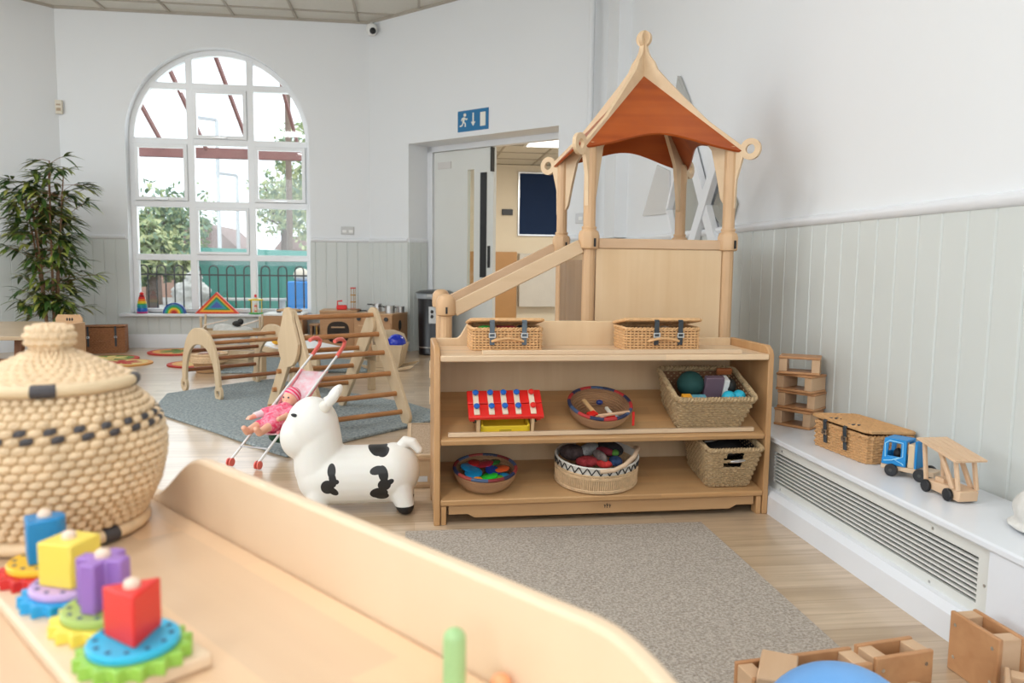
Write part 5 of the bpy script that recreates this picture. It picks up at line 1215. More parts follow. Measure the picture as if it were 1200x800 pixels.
# ------------------------------------------------------------------ low white-topped table with duck
wt=thing('low_play_table','low white-topped play table with rounded wooden end on the further rug','table',(-.92,5.93,.0))
Lc=Vector((-1.30,6.50,0));Nc=Vector((-.66,5.40,0)); le=(Nc-Lc); ll=le.length; le.normalize(); pe=Vector((-le.y,le.x,0)); WOFF=Vector((-.92,5.93,0)); wdt=.46
def tp(l,w_,z): q=Lc+le*l+pe*w_-WOFF; return (q.x,q.y,z)
m_=MB(); m_.add([tp(0,0,.262),tp(ll,0,.262),tp(ll,wdt,.262),tp(0,wdt,.262),tp(0,0,.274),tp(ll,0,.274),tp(ll,wdt,.274),tp(0,wdt,.274)],[(0,3,2,1),(4,5,6,7),(0,1,5,4),(1,2,6,5),(2,3,7,6),(3,0,4,7)]); m_.build('white_top',P('white_laminate',(.82,.83,.85),.25),wt,bevel=.003)
for w_ in (.0,wdt):
    m_=MB(); m_.bar(tp(0,w_,.240),tp(ll,w_,.240),.022,.044); m_.build('side_rail',ply,wt,bevel=.003)
    for l in (.18,ll-.1):
        m_=MB(); m_.bar(tp(l,w_,0),tp(l,w_,.22),.045,.05,up=tuple(le)); m_.build('leg',ply,wt,bevel=.004)
m_=MB(); q0=Vector(tp(-.03,.0,.262)); m_.cyl(tuple(q0-pe*.014),tuple(q0+pe*.014),.055,.055,24); m_.build('rounded_end',ply,wt,bevel=.003)
m_=MB(); q0=Vector(tp(-.03,wdt,.262)); m_.cyl(tuple(q0-pe*.014),tuple(q0+pe*.014),.055,.055,24); m_.build('rounded_end',ply,wt,bevel=.003)
dk=thing('toy_duck','small yellow duck toy on the low white-topped table','toy duck',(-1.08,6.28,.2745))
m_=MB(); m_.ell((0,0,.028),.045,.036,.028,18,12); m_.ell((.035,0,.042),.018,.014,.014); m_.ell((-.012,0,.066),.024,.022,.024,16,12); m_.cap((-.01,0,.03),(-.012,0,.06),.022,.018,14); blend(m_.build('duck_body',P('duck_yellow',(.88,.45,.02)),dk,weld=False),.005,2)
m_=MB(); m_.ell((-.038,0,.062),.012,.010,.005,12,8); m_.build('beak',oran,dk)

# ------------------------------------------------------------------ far toys on the floor
db=thing('woven_tub','low round ribbed basket tub on the floor behind the climbing arch','basket',(-1.72,6.72,0))
m_=MB(); m_.lathe([(0,.003),(.105,.003),(.115,.03),(.125,.075)],36); m_.build('brown_bowl',wood('tub_wood',(.50,.30,.15),(.38,.20,.09),'x'),db)
m_=MB(); pillow_weave(m_,[(.125,.075),(.150,.09),(.152,.12),(.148,.155)],5,40,.004,sub=2); m_.build('ribbed_wall',cane,db,weld=False); m_=MB(); m_.lathe([(.118,.07),(.140,.09),(.140,.15)],36); m_.build('inner_lining',cane,db)
m_=MB(); m_.ring((0,0,.155),.147,.008,40,8); m_.build('rim',cane,db)
blob_toy('wooden_bead','brown wooden bead heap inside the ribbed tub','beads',(-1.72,6.72,.14),(.10,.10,.035),P('bead_brown',(.32,.15,.08)))
bx=thing('wooden_crate','small open wooden crate on the floor right of the ribbed tub','crate',(-1.55,7.02,0),R(-12))
for (x0,x1,y0,y1) in ((-.13,.13,-.09,-.078),(-.13,.13,.078,.09),(-.13,-.118,-.078,.078),(.118,.13,-.078,.078)):
    for z0,z1 in ((.005,.06),(.070,.135)):
        m_=MB(); m_.box(x0,x1,y0,y1,z0,z1); m_.build('side_slat',ply,bx,bevel=.002)
m_=MB(); m_.box(-.118,.118,-.078,.078,.0,.01); m_.build('crate_base',ply,bx)
ct=thing('doll_cot','wooden doll cot with white blanket and pale slats under the window','doll cot',(-1.78,7.86,0),R(6))
for sx in (-.27,.27):
    m_=MB(); m_.prism([(-.16,0),(-.12,0),(-.10,.06),(.10,.06),(.12,0),(.16,0),(.15,.30),(.165,.40),(.14,.405),(.10,.30),(-.10,.28),(-.14,.40),(-.165,.395),(-.15,.29)],sx-.009,sx+.009,'yz'); m_.build('cot_end',ply,ct,bevel=.003)
for y in (-.14,.14):
    for z0 in (.08,.22):
        m_=MB(); m_.box(-.262,.262,y-.006,y+.006,z0,z0+.045); m_.build('cot_side',ply,ct,bevel=.002)
m_=MB(); m_.box(-.262,.262,-.134,.134,.07,.08); m_.build('cot_base',ply,ct)
m_=MB(); m_.ell((-.05,0,.21),.20,.12,.05); m_.ell((.08,-.03,.25),.13,.09,.05); m_.ell((-.1,.04,.27),.10,.07,.05); m_.ell((0,0,.14),.24,.12,.06); o=m_.build('blanket',twotone('white_blanket',(.60,.60,.56),(.78,.77,.74),10,.9,.5,60),None,weld=False,loc=(-1.78,7.86,0)); blend(o,.012,6); tag(o,'white crumpled blanket heaped in the wooden doll cot','blanket')
m_=MB(); m_.ell((0,0,0),.05,.035,.03); m_.ell((.03,.0,.02),.03,.02,.03); o=m_.build('soft_toy',blackm,None,loc=(-1.72,7.80,.325)); tag(o,'small dark toy on the white blanket in the doll cot','toy')
for i,(x0,y0,x1,y1) in enumerate(((-2.02,7.70,-1.80,7.76),(-1.66,7.68,-1.50,7.80))):
    stick('loose_wood_strip','pale wooden slat lying over the blanket, %s one'%('left','right')[i],(x0,y0,.315),(x1,y1,.365),.022,.010,P('pale_slat_%d'%i,(.74,.62,.50)),'slat','pale slats on the doll cot')

# play kitchen cabinets
def cabinet(nm,lab,loc,rz,W,Dp,H,mt=oak,parts=()):
    t=thing(nm,lab,'play cabinet',loc,rz,'wooden play kitchen cabinets')
    m_=MB(); m_.box(0,W,0.006,Dp,0.0,H-.015); m_.build('carcass',mt,t,bevel=.003)
    m_=MB(); m_.box(-.006,W+.006,-.004,Dp,H-.015,H); m_.build('worktop',oakl,t,bevel=.003)
    return t
oakl=wood('cabinet_top_oak',(.66,.42,.24),(.55,.33,.17),'x',.4)
k1=thing('play_sink','wooden play sink cabinet with white top and black-ended tap bar beside the window','play cabinet',(-1.555,8.22,0),0,'wooden play kitchen cabinets')
m_=MB(); m_.box(0,.40,.006,.36,0,.375); m_.build('carcass',oak,k1,bevel=.003)
m_=MB(); m_.box(-.006,.406,0,.37,.375,.395); m_.build('white_top',white,k1,bevel=.003)
m_=MB(); m_.box(.005,.395,.0,.0055,.25,.365); m_.build('drawer_front',oak,k1,bevel=.002)
m_=MB(); m_.box(.005,.395,.0,.0055,.01,.243); dd=m_.build('door',oak,k1,bevel=.002); m_=MB(); m_.cyl((.24,-.02,.245),(.24,0,.245),.012,.010,12); m_.build('knob',blackm,dd)
for x in (.12,.33): m_=MB(); m_.lathe([(0,.395),(.022,.395),(.022,.43),(.012,.436),(0,.436)],16,(x,.24,0)); m_.build('tap_knob',black,k1)
m_=MB(); m_.tube([(.10,.24,.415),(.16,.20,.425),(.225,.18,.428),(.29,.20,.425),(.36,.24,.415)],[.010,.016,.018,.016,.010],10); m_.build('tap_bar',oakl,k1)
k2=cabinet('play_oven','wooden play oven with round dark glass door and two black dials','x',0,0,0,0) if False else thing('play_oven','wooden play oven with round dark glass door and two black dials','play cabinet',(-.985,8.26,0),0,'wooden play kitchen cabinets')
m_=MB(); m_.box(0,.385,.006,.37,0,.415); m_.build('carcass',oak,k2,bevel=.003)
m_=MB(); m_.box(-.004,.389,0,.372,.415,.43); m_.build('worktop',oakl,k2,bevel=.003)
m_=MB(); m_.box(.03,.355,-.008,.006,.03,.335); od=m_.build('oven_door',oak,k2,bevel=.004)
m_=MB(); k=28; m_.prism([(.19+.115*math.copysign(abs(math.cos(2*PI*i/k))**.7,math.cos(2*PI*i/k)),.20+.115*math.copysign(abs(math.sin(2*PI*i/k))**.7,math.sin(2*PI*i/k))) for i in range(k)],-.011,-.008); m_.build('oven_window',plain('dark_glass',(.03,.018,.012),.15),od)
m_=MB(); m_.bar((.12,-.022,.255),(.26,-.022,.255),.012,.012); m_.build('door_handle',oakl,od)
for x in (.045,.10,.335): m_=MB(); m_.cyl((x,-.018,.375),(x,.006,.375),.020,.018,16); m_.build('dial',black,k2)
k3=thing('play_cooker','wooden play cabinet turned to the corner with oval hand hole in its side','play cabinet',(-.61,7.94,0),R(-22.5),'wooden play kitchen cabinets')
m_=MB(); m_.box(0,.42,.006,.40,0,.41); m_.build('carcass',oak,k3,bevel=.003)
m_=MB(); m_.box(-.004,.424,0,.402,.41,.425); m_.build('worktop',oakl,k3,bevel=.003)
m_=MB(); m_.box(.01,.20,-.004,.006,.02,.33); m_.build('door',oak,k3,bevel=.003); m_=MB(); m_.box(.21,.41,-.004,.006,.02,.33); m_.build('door',oak,k3,bevel=.003)
m_=MB(); m_.bar((.06,-.016,.30),(.15,-.016,.30),.012,.012); m_.build('door_handle',oakl,k3)
for x in (.06,.20,.36): m_=MB(); m_.cyl((x,-.014,.37),(x,.006,.37),.021,.019,16); m_.build('dial',black,k3)
m_=MB(); m_.ell((.422,.20,.30),.004,.038,.055,20,12); m_.build('hand_hole',blackm,k3)
q=thing('play_stool','small wooden stool with yellow leg between the play sink and oven','stool',(-1.06,8.45,0))
m_=MB(); m_.box(-.05,.05,-.09,.09,.26,.275); m_.build('seat',oakl,q,bevel=.003)
m_=MB(); m_.box(-.04,-.02,-.08,.08,0,.26); m_.build('leg_panel',oak,q); m_=MB(); m_.box(.02,.035,-.08,.08,0,.26); m_.build('leg_panel',P('ochre_leg',(.50,.26,.03)),q)
def pan(x,y,z,r,h,lab,handle=True):
    t=thing('toy_pan',lab,'toy pan',(x,y,z),0,'steel toy pans on the play cooker')
    m_=MB(); m_.lathe([(0,0),(r,0),(r,h),(r+.003,h+.002),(r-.003,h),(r-.004,.004),(0,.004)],24); m_.build('pan_body',steel,t)
    if handle: m_=MB(); m_.tube([(-r,0,h*.8),(-r-.025,0,h*.9),(-r-.07,-.01,h*.9)],.006,8); m_.build('handle',black,t)
pan(-.245,7.96,.4255,.050,.075,'tall steel toy pan at the front of the play cooker'); pan(-.375,8.18,.4255,.040,.085,'tall narrow steel toy pan behind the others on the play cooker'); pan(-.14,8.10,.4255,.042,.060,'steel toy pan nearest the corner on the play cooker'); pan(-.43,7.99,.4255,.05,.025,'shallow steel toy pan on the play cooker')
t=thing('toy_kettle','red toy kettle on the play oven top','toy kettle',(-.765,8.42,.4305)); m_=MB(); m_.box(-.06,.05,-.03,.03,0,.05); m_.build('kettle_body',red,t,bevel=.01); m_=MB(); m_.tube([(-.05,0,.05),(-.05,0,.09),(.0,0,.095)],.008,8); m_.build('handle',red,t)
t=thing('rainmaker_tower','tall clear rattle tube with red ends on the play oven','toy',(-.655,8.47,.4305))
for z in (0,.075,.15,.225): m_=MB(); m_.lathe([(0,z),(.03,z),(.03,z+.012),(0,z+.012)],18); m_.build('ring_plate',red if z in (0,.225) else P('amber_plate',(.55,.30,.08)),t)
for a in range(5): m_=MB(); m_.cyl((.025*math.cos(a*1.257),.025*math.sin(a*1.257),0),(.025*math.cos(a*1.257),.025*math.sin(a*1.257),.23),.003,.003,6); m_.build('rod',P('rod_wood',(.55,.38,.22)),t)
blob_toy('toy_plate','brown oval tray on the play oven beside the rattle tube','tray',(-.62,8.33,.438),(.06,.05,.008),P('tray_brown',(.35,.18,.09)),kind='disc')

# rocking doll cradle with ball
rc=thing('rocking_cradle','small wooden rocking doll cradle holding a shiny blue ball, right of the climbing triangle','doll cradle',(-.21,6.87,0),R(-8))
m_=MB(); pl=[(-.24,.052),(-.20,.024),(-.1,.003),(0,-.0),(.1,.003),(.20,.024),(.24,.052),(.20,.05),(.1,.028),(0,.024),(-.1,.028),(-.20,.05)]
for y in (-.16,.16): m_=MB(); m_.prism(pl,y-.010,y+.010); m_.build('rocker',ply,rc,bevel=.002)
for y,h_ in ((-.16,.225),(.16,.225)):
    m_=MB(); m_.prism([(-.10,.03),(.10,.03),(.135,h_),(-.135,h_)],y-.008,y+.008); m_.build('side_board',ply,rc,bevel=.003)
m_=MB(); m_.add([(.09,-.152,.03),(.09,.152,.03),(.133,.152,.225),(.133,-.152,.225),(.103,-.152,.03),(.103,.152,.03),(.147,.152,.225),(.147,-.152,.225)],[(0,1,2,3),(7,6,5,4),(0,4,5,1),(1,5,6,2),(2,6,7,3),(3,7,4,0)]); m_.build('foot_board',ply,rc,bevel=.002)
m_=MB(); m_.add([(-.09,-.152,.03),(-.09,.152,.03),(-.14,.152,.33),(-.14,-.152,.33),(-.103,-.152,.03),(-.103,.152,.03),(-.153,.152,.33),(-.153,-.152,.33)],[(0,1,2,3),(7,6,5,4),(0,4,5,1),(1,5,6,2),(2,6,7,3),(3,7,4,0)]); m_.build('head_board',ply,rc,bevel=.002)
m_=MB(); m_.prism([(-.13,.225),(.13,.225),(.10,.30),(.0,.335),(-.14,.33)],.152,.168); m_.build('raised_side',ply,rc,bevel=.003)
m_=MB(); m_.box(-.095,.095,-.15,.15,.035,.045); m_.build('cradle_base',ply,rc)
m_=MB(); m_.ell((0,0,0),.085,.085,.085,32,20); tag(m_.build('shiny_ball',plain('cobalt_ball',(.01,.03,.45),.08,var=.02),None,loc=(-.155,6.85,.225)),'shiny cobalt blue ball sitting in the rocking doll cradle','ball')
m_=MB(); m_.ell((0,0,0),.11,.10,.05,20,12); tag(m_.build('cradle_cushion',P('cream_cushion',(.66,.60,.50),.8),None,loc=(-.21,6.87,.095)),'cream cushion inside the rocking doll cradle under the ball','cushion')

# waste bin
bn=thing('waste_bin','black waste bin with grey lid flap standing by the door opening','bin',(.215,7.98,0))
m_=MB(); m_.lathe([(0,0),(.165,0),(.170,.02),(.165,.03),(.178,.575),(0,.575)],36); m_.build('bin_body',plain('bin_black',(.008,.008,.010),.3),bn)
m_=MB(); m_.lathe([(.18,.575),(.192,.58),(.192,.625),(.185,.632),(.17,.634),(.17,.60),(.18,.60)],40,close=True); m_.build('lid_ring',grey,bn)
m_=MB(); m_.lathe([(.0,.668),(.06,.668),(.15,.660),(.195,.642),(.200,.634),(.18,.630),(0,.630)],40); m_.build('lid_top',plain('lid_dark_grey',(.06,.062,.065),.35),bn)
m_=MB(); m_.box(-.09,-.03,-.200,-.180,.595,.628); m_.build('grey_flap',P('pale_flap',(.45,.47,.48)),bn,bevel=.003)
m_=MB(); 
for i in range(7): a=R(-112+i*3.4); a2=R(-112+(i+1)*3.4); m_.add([(.176*math.cos(a),.176*math.sin(a),.33),(.176*math.cos(a2),.176*math.sin(a2),.33),(.1800*math.cos(a2),.1800*math.sin(a2),.50),(.1800*math.cos(a),.1800*math.sin(a),.50)],[(0,1,2,3)])
lbm=m_.build('pale_sticker',P('sticker_white',(.60,.62,.63)),bn)
m_=MB()
for z_ in (.40,.45): m_.ell((-.035,-.1800,z_),.016,.004,.018,14,8)
m_.build('pictogram',blackm,lbm)
m_=MB(); m_.lathe([(.172,.075),(.175,.078),(.175,.084),(.172,.087)],40,close=True); m_.build('chrome_band',steel,bn)
m_=MB(); m_.box(-.03,.03,-.215,-.150,.005,.022); m_.build('pedal',black,bn,bevel=.003)

# ------------------------------------------------------------------ toys on the window sill (z = SILL)
SY=8.615; SZ=SILL+.001
sk=thing('stacking_tower','rainbow stacking ring tower with red top at the left end of the window sill','toy',(-2.875,SY,SZ))
z=0
for r_,h_,mt in ((.055,.018,P('magenta',(.45,.02,.16))),(.052,.038,blu),(.050,.036,teal),(.048,.012,grn),(.044,.026,yel),(.038,.022,oran),(.033,.022,red),(.026,.020,maroon)):
    m_=MB(); m_.lathe([(0,z),(r_*.92,z),(r_,z+h_*.3),(r_,z+h_*.7),(r_*.92,z+h_),(0,z+h_)],24); m_.build('ring',mt,sk); z+=h_
m_=MB(); m_.ell((0,0,z+.014),.022,.022,.018,18,12); m_.build('top_bead',red,sk)
rb=thing('rainbow_stacker','wooden half-round rainbow stacker with blue outer arch on the window sill','toy',(-2.545,SY,SZ))
for i,(r_,mt) in enumerate(((.115,P('royal',(.02,.08,.35))),(.096,teal),(.079,grn),(.062,yel),(.047,oran),(.032,P('scarlet',(.55,.02,.01))))):
    ri=r_-.0165 if i<5 else 0; k=20
    o_=[(r_*math.cos(PI*j/k),r_*math.sin(PI*j/k)) for j in range(k+1)]; m_=MB()
    if ri:
        i2=[(ri*math.cos(PI*j/k),ri*math.sin(PI*j/k)) for j in range(k+1)]; m_.prism(o_+i2[::-1],-.022,.022)
        m_=MB(); vs=[(x,t_,zz) for t_ in (-.022,.022) for x,zz in o_]+[(x,t_,zz) for t_ in (-.022,.022) for x,zz in i2]; n_=k+1; fs=[]
        for j in range(k): fs+=[(j,j+1,2*n_+j+1,2*n_+j),(n_+j,3*n_+j,3*n_+j+1,n_+j+1),(j,n_+j,n_+j+1,j+1),(2*n_+j,2*n_+j+1,3*n_+j+1,3*n_+j)]
        fs+=[(0,2*n_,3*n_,n_),(k,n_+k,3*n_+k,2*n_+k)]; m_.add(vs,fs)
    else: m_.prism(o_,-.022,.022)
    m_.build('rainbow_arch',mt,rb)
tg=thing('triangle_stacker','nested wooden triangle stacker with red outer triangle on the window sill','toy',(-2.105,SY,SZ))
def tri3(s_,z0): return [(-.228*s_,z0),(.228*s_,z0),(0,z0+.232*s_)]
lv=[(1,0,P('tri_red',(.70,.05,.015))),(.80,.018,P('tri_orange',(.88,.38,.02))),(.62,.038,P('tri_green',(.04,.28,.04))),(.46,.050,teal),(.30,.062,P('tri_blue',(.05,.10,.40)))]
for i,(s_,z0,mt) in enumerate(lv):
    m_=MB()
    if i<4:
        s2,z2_,_=lv[i+1]; m_.frame(tri3(s_,z0),tri3(s2*1.0,z2_),-.020,.020)
    else: m_.prism(tri3(s_,z0),-.020,.020)
    m_.build('triangle_layer',mt,tg)
ca=thing('toy_carousel','small painted carousel toy with yellow canopy and green base on the window sill','toy',(-1.70,SY-.01,SZ))
m_=MB(); m_.lathe([(0,0),(.075,0),(.075,.012),(0,.012)],24); m_.build('green_base',grn,ca)
m_=MB(); m_.lathe([(0,.145),(.078,.145),(.078,.158),(.03,.165),(0,.165)],24); m_.build('yellow_canopy',yel,ca)
for a in range(5):
    x_,y_=.06*math.cos(a*1.257+.3),.05*math.sin(a*1.257+.3); m_=MB(); m_.cyl((x_,y_,.012),(x_,y_,.145),.0045,.0045,8); m_.build('post',(yel,white,blackm,yel,white)[a],ca)
m_=MB(); m_.lathe([(0,.012),(.02,.012),(.024,.04),(.016,.06),(.022,.08),(.014,.11),(.0,.115)],18); m_.build('figure',P('figure_cream',(.80,.62,.50)),ca)
for z_ in (.03,.085,.185,.20): m_=MB(); m_.ell((0,-.016,z_),.014,.012,.009,12,8); m_.build('painted_stripe',red,ca)
m_=MB(); m_.lathe([(0,.165),(.018,.165),(.016,.195),(.018,.215),(.008,.23),(0,.232)],16); m_.build('top_figure',white,ca)

# ------------------------------------------------------------------ left: hamper, table, chair, plant
hamper('wicker_hamper','brown wicker hamper on the floor below the window beside the plant',(-3.13,8.24,0),R(14),.41,.29,.25,wickerd,2,(-.30,.30),None,rows=16,n=90,sr=.0075,handle=True)
lt_=thing('play_table','pale wooden table with dark brown legs at the left edge','table',(-3.2,6.2,0))
m_=MB(); m_.prism([(-.6,-.60),(.56,-.54),(.65,-.47),(.60,-.30),(.06,.80),(-.02,.87),(-.85,.70)],.372,.40,'xy'); m_.build('table_top',wood('left_table_wood',(.55,.42,.28),(.46,.34,.22),'x',.3),lt_,bevel=.004)
dkw=wood('dark_leg_wood',(.22,.09,.04),(.13,.05,.02),'z',.4)
for x_,y_ in ((.40,-.38),(-.45,-.42),(-.05,.60),(-.6,.5)): m_=MB(); m_.bar((x_,y_,0),(x_+.02,y_*.97,.372),.05,.05,up=(0,1,0)); m_.build('leg',dkw,lt_,bevel=.003)
m_=MB(); m_.bar((-.44,-.41,.20),(.40,-.375,.20),.03,.05); m_.build('leg_rail',dkw,lt_)
ch=thing('box_chair','small wooden box chair with slotted hand hole beside the table and plant','chair',(-2.765,6.48,0),R(-6))
m_=MB(); m_.prism([(-.115,0),(.10,0),(.10,.46),(.08,.49),(-.095,.49),(-.115,.46)],.10,.115); bk=m_.build('backrest',oakl,ch,bevel=.003)
m_=MB(); 
for dx in (-.020,0,.020): m_.ell((dx,.099,.452),.007,.003,.013,10,8)
m_.build('slot',blackm,bk)
for x_ in (-.115,.10): m_=MB(); m_.box(x_,x_+.015,-.12,.115,0,.43); m_.build('side_panel',oakl,ch,bevel=.003)
m_=MB(); m_.box(-.10,.10,-.12,.10,.20,.215); m_.build('seat',oakl,ch)
# bamboo plant
pl_=thing('bamboo_plant','tall artificial bamboo plant with dark green leaves in the corner left of the window','plant',(-3.44,7.84,0))
m_=MB(); m_.lathe([(0,0),(.10,0),(.13,.20),(.14,.22),(.12,.22),(.11,.19),(0,.19)],24); m_.build('pot',P('brown_pot',(.10,.07,.05),.6),pl_)
random.seed(11); stems=[]
stemm=plain('bamboo_stem',(.22,.11,.05),.5,var=.25,vs=12)
for i,(x0,y0,x1,y1,h_) in enumerate(((-.05,0,-.18,-.05,1.60),(.0,.03,.02,.05,1.86),(.05,0,.16,.0,1.72),(-.02,-.05,-.08,-.10,1.45),(.04,-.04,.08,-.12,1.72),(.0,.06,.10,.15,1.60),(-.06,.04,-.22,.12,1.66))):
    pts_=[(lin(x0,x1,f**1.5),lin(y0,y1,f**1.5),.18+(h_-.18)*f) for f in [k/10 for k in range(11)]]; stems.append(pts_)
    m_=MB(); m_.tube(pts_,[.013-.0008*k for k in range(11)],8)
    for k in range(1,10): m_.ring(pts_[k],.013-.0008*k,.0025,8,5)
    m_.build('stem',stemm,pl_)
lm=[plain('bamboo_leaf_dark',(.045,.10,.02),.4,var=.4,vs=9),plain('bamboo_leaf_mid',(.15,.21,.035),.4,var=.35,vs=9),plain('bamboo_leaf_light',(.36,.38,.08),.4,var=.3,vs=9)]
m_=MB()
def leaf(p,d,L_,w_,mi):
    d=d.normalized(); s_=d.cross(Vector((0,0,1))).normalized(); up_=s_.cross(d); vs=[];
    for k,(f,ww) in enumerate(((0,.12),(.25,.85),(.5,1),(.75,.65),(1,.02))):
        c_=p+d*L_*f-Vector((0,0,1))*L_*.28*f*f; vs+=[tuple(c_-s_*w_*ww*.5+up_*w_*ww*.12),tuple(c_),tuple(c_+s_*w_*ww*.5+up_*w_*ww*.12)]
    fs=[]
    for k in range(4): fs+=[(3*k,3*k+1,3*k+4,3*k+3),(3*k+1,3*k+2,3*k+5,3*k+4)]
    m_.add(vs,fs,mi,True)
twig=MB()
for s_ in stems:
    for k in range(32):
        f=random.uniform(.12,1.0); i=min(9,int(f*10)); p=Vector(s_[i]).lerp(Vector(s_[i+1] if i<10 else s_[i]),f*10-i); a=random.uniform(0,2*PI); el=random.uniform(-.1,.75)
        d=Vector((math.cos(a)*math.cos(el),math.sin(a)*math.cos(el),math.sin(el))); ln=random.uniform(.08,.34)*(1.15-.5*abs(f-.5)); q=p+d*ln; twig.tube([tuple(p),tuple(p.lerp(q,.5)+Vector((0,0,.01))),tuple(q)],.0022,4)
        for j in range(random.randint(6,10)):
            aa=a+random.uniform(-1.1,1.1); ee=random.uniform(-.45,.5); leaf(q-d*random.uniform(0,.07),Vector((math.cos(aa)*math.cos(ee),math.sin(aa)*math.cos(ee),math.sin(ee))),random.uniform(.12,.20),random.uniform(.028,.042),random.choices((0,1,2),(5,4,2))[0])
m_.build('foliage',lm,pl_,weld=False,auto=80); twig.build('twigs',stemm,pl_,weld=False)

# ------------------------------------------------------------------ outdoors
mb=MB(); mb.box(-30,12,8.9,70,-.25,-.15); struct(mb.build('ground',twotone('grey_paving',(.35,.35,.34),(.48,.48,.46),3,.9,.2,40)))
cn=thing('glass_canopy','outdoor canopy with red-brown sloping rafters and front beam beyond the arched window','canopy',(-2.6,10.5,0))
redb=plain('red_brown_beam',(.26,.11,.10),.6,var=.15)
for x in (-4.25,-3.46,-2.9,-2.30,-1.62): m_=MB(); m_.bar((x+2.6,1.0,2.50),(x+2.6-.05,-1.55,3.75),.035,.06); m_.build('rafter',redb,cn)
m_=MB(); m_.box(-3,2.2,.97,1.07,2.38,2.52); m_.build('front_beam',redb,cn)
for x in (-2.9,1.9): m_=MB(); m_.box(x-.05,x+.05,.97,1.07,-.15,2.38); m_.build('post',redb,cn)
fn=thing('hoop_fence','black metal hoop-topped fence outside the arched window','fence',(-3.0,12.5,0))
for z_ in (.72,-.02): m_=MB(); m_.box(-2.6,3.0,-.015,.015,z_-.012,z_+.012); m_.build('rail',blackm,fn)
x=-2.5
while x<2.9:
    m_=MB(); m_.tube([(x,0,-.15),(x,0,.80)]+[(x+.065-.065*math.cos(PI*k/8),0,.80+.065*math.sin(PI*k/8)) for k in range(1,8)]+[(x+.13,0,.80),(x+.13,0,-.15)],.011,6); m_.build('hoop',blackm,fn); x+=.26
sh=thing('green_shed','green metal storage shed beyond the hoop fence','shed',(-3.0,14.6,0))
grm=plain('green_shed_paint',(.05,.27,.22),.5,var=.12,vs=2)
m_=MB(); m_.box(-.9,1.45,0,1.8,-.15,1.02); m_.build('shed_wall',grm,sh)
m_=MB(); m_.prism([(-1.0,.98),(1.55,.98),(1.1,1.14),(-1.0,1.18)],-.08,1.9); m_.build('shed_roof',plain('shed_roof_green',(.08,.36,.30),.45),sh)
for k in range(9): m_=MB(); m_.box(-.85+k*.28,-.83+k*.28,-.02,0,-.1,.95); m_.build('wall_rib',grm,sh)
hs_=thing('brick_house','brown brick house with tiled gable roof in the distance beyond the window','house',(-6.6,24,0)); hs_.scale=(1.15,1,1.15)
brk=plain('pale_brick',(.42,.26,.20),.8,var=.2,vs=3); tile=twotone('brown_roof_tiles',(.24,.16,.14),(.33,.24,.22),4,.8,.3,10)
m_=MB(); m_.box(-1.6,1.4,0,3,-.15,1.0); m_.build('house_wall',brk,hs_)
m_=MB(); m_.prism([(-1.9,.9),(1.5,.9),(.6,1.75),(-.6,1.75)],-.2,3.2); m_.build('house_roof',tile,hs_)
hs2=thing('brick_house','pale brick house with chimney behind the lamp posts beyond the window','house',(-3.6,30,0))
m_=MB(); m_.box(-1.4,2.2,0,3,-.15,1.5); m_.build('house_wall',plain('salmon_brick',(.55,.33,.26),.8,var=.15,vs=3),hs2)
m_=MB(); m_.prism([(-1.6,1.4),(2.4,1.4),(2.0,1.9),(-1.2,1.9)],-.2,3.2); m_.build('house_roof',tile,hs2)
m_=MB(); m_.box(-.2,.5,1,1.5,1.5,2.9); m_.build('chimney',brk,hs2)
def lamp(x,y,h_,lab):
    t=thing('lamp_post',lab,'lamp post',(x,y,0)); m_=MB(); m_.cyl((0,0,-.15),(0,0,h_),.05,.04,10); m_.build('pole',P('galvanised_%d'%int(h_*10),(.62,.65,.68)),t); m_=MB(); m_.bar((0,0,h_),(-.5,0,h_+.05),.10,.06); m_.build('lamp_head',P('lamp_head_%d'%int(h_*10),(.5,.52,.55)),t)
lamp(-4.55,19,4.2,'tall pale lamp post nearest the window centre'); lamp(-4.45,20.5,3.1,'shorter pale lamp post just right of the tall one')
m_=MB(); m_.cyl((0,0,-.15),(0,0,4.5),.07,.06,10); tag(m_.build('telegraph_pole',plain('brown_pole',(.20,.14,.11),.7),None,loc=(-2.66,17.2,0)),'brown wooden pole rising beside the green shed','pole')
leafo=[plain('tree_leaf_dark',(.20,.30,.20),.7,var=.3,vs=2),plain('tree_leaf_mid',(.34,.42,.22),.7,var=.3,vs=2),plain('tree_leaf_light',(.52,.56,.30),.7,var=.3,vs=2)]
trunkm=plain('tree_bark',(.14,.10,.08),.8)
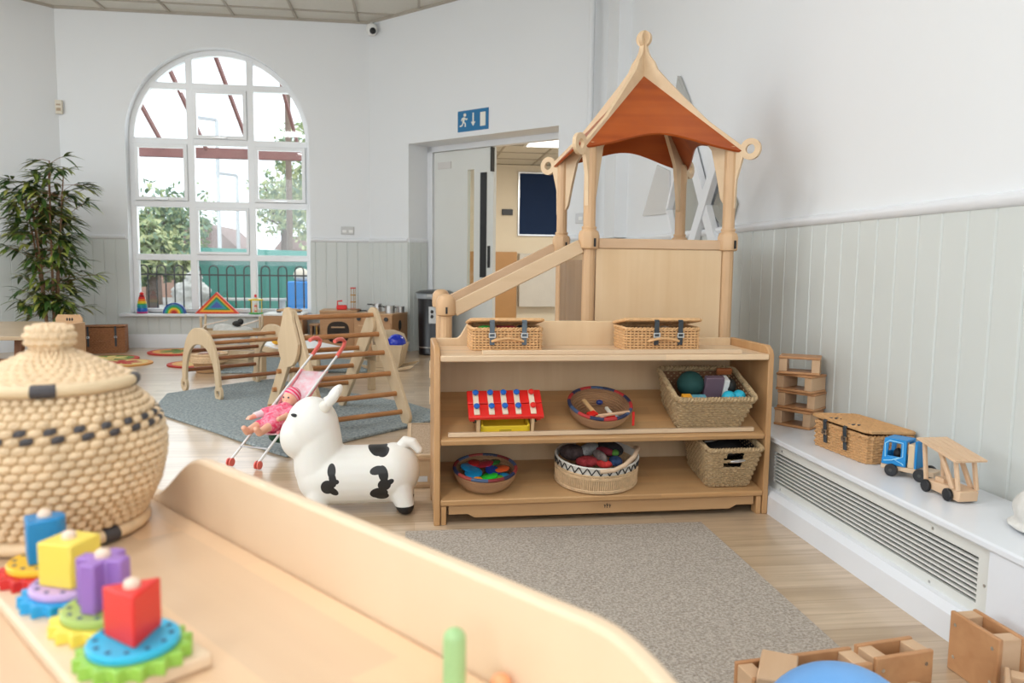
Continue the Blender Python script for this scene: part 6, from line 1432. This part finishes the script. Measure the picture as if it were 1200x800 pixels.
def tree(x,y,h_,r_,lab,wts,n=2600,seed=1,cat='tree'):
    random.seed(seed); t=thing('tree',lab,cat,(x,y,-.15),0,'trees outside the arched window')
    cl_=[(random.uniform(-.6,.6)*r_,random.uniform(-.5,.5)*r_,h_-r_+random.uniform(-.75,.6)*r_,random.uniform(.35,.6)*r_) for _ in range(11)]
    m_=MB()
    for k in range(n):
        c_=random.choice(cl_); v=Vector((random.gauss(0,1),random.gauss(0,1),random.gauss(0,1))).normalized()*c_[3]*random.uniform(.7,1.05); p=Vector(c_[:3])+v
        a=Vector((random.gauss(0,1),random.gauss(0,1),random.gauss(0,1))).normalized(); b=a.cross(Vector((random.gauss(0,1),random.gauss(0,1),random.gauss(0,1)))).normalized(); s_=random.uniform(.05,.11)
        m_.add([tuple(p-a*s_),tuple(p+b*s_*.5),tuple(p+a*s_),tuple(p-b*s_*.5)],[(0,1,2,3)],random.choices((0,1,2),wts)[0])
    m_.build('crown',leafo,t,weld=False)
    m_=MB(); m_.cyl((0,0,0),(0,0,h_-r_),.12,.07,10)
    for c_ in cl_[:6]: m_.cyl((0,0,h_-1.7*r_ if h_>2*r_ else .3),c_[:3],.05,.02,6)
    m_.build('trunk',trunkm,t)
tree(-4.42,13.75,1.95,.62,'rounded yellow-green tree left of the window centre outside',(2,4,4),3200,1)
tree(-6.3,20,3.3,1.3,'blue-green tree behind the left window panes',(5,3,1),2600,2)
tree(-2.2,19.9,4.4,1.6,'large yellow-green tree filling the right window panes',(2,4,4),4200,3)
tree(-3.8,23.5,3.8,1.0,'loose yellow-green tree between lamp posts and pole',(2,4,4),1800,4)
tree(-5.6,36,5.0,1.5,'small dark tree far behind the lamp posts',(5,3,1),1500,6)
wb=thing('garden_sheet','white crumpled sheet draped on garden furniture behind the fence','sheet',(-3.55,12.9,0))
m_=MB(); m_.ell((0,0,.42),.30,.25,.20); m_.ell((.05,0,.66),.13,.12,.14); m_.ell((-.05,0,.1),.32,.3,.3); o=m_.build('sheet',twotone('weathered_sheet',(.50,.50,.46),(.75,.74,.70),5,.9,.5,30),wb,weld=False); blend(o,.03,3)
d_=o.modifiers.new('d','DISPLACE'); d_.texture=tx; d_.strength=.10
bb=thing('blue_play_box','bright blue plastic play crate outside at the right of the fence','play box',(-1.80,13.1,0))
m_=MB(); m_.box(-.25,.25,-.2,.2,-.15,.62); m_.build('box_body',P('bright_blue',(.03,.28,.75)),bb,bevel=.02); m_=MB(); m_.ell((-.05,-.0,.72),.13,.13,.12); m_.build('cream_lid',cream,bb)
pk=thing('picnic_bench','pale slatted garden bench behind the fence','bench',(-2.75,13.6,0))
for k in range(3): m_=MB(); m_.box(-.6,.6,-.2+k*.14,-.09+k*.14,.28,.31); m_.build('seat_slat',P('garden_grey',(.55,.55,.52),.7),pk)
for x in (-.5,.5): m_=MB(); m_.box(x-.03,x+.03,-.18,.18,-.15,.28); m_.build('leg',P('garden_grey_b',(.5,.5,.48),.7),pk)
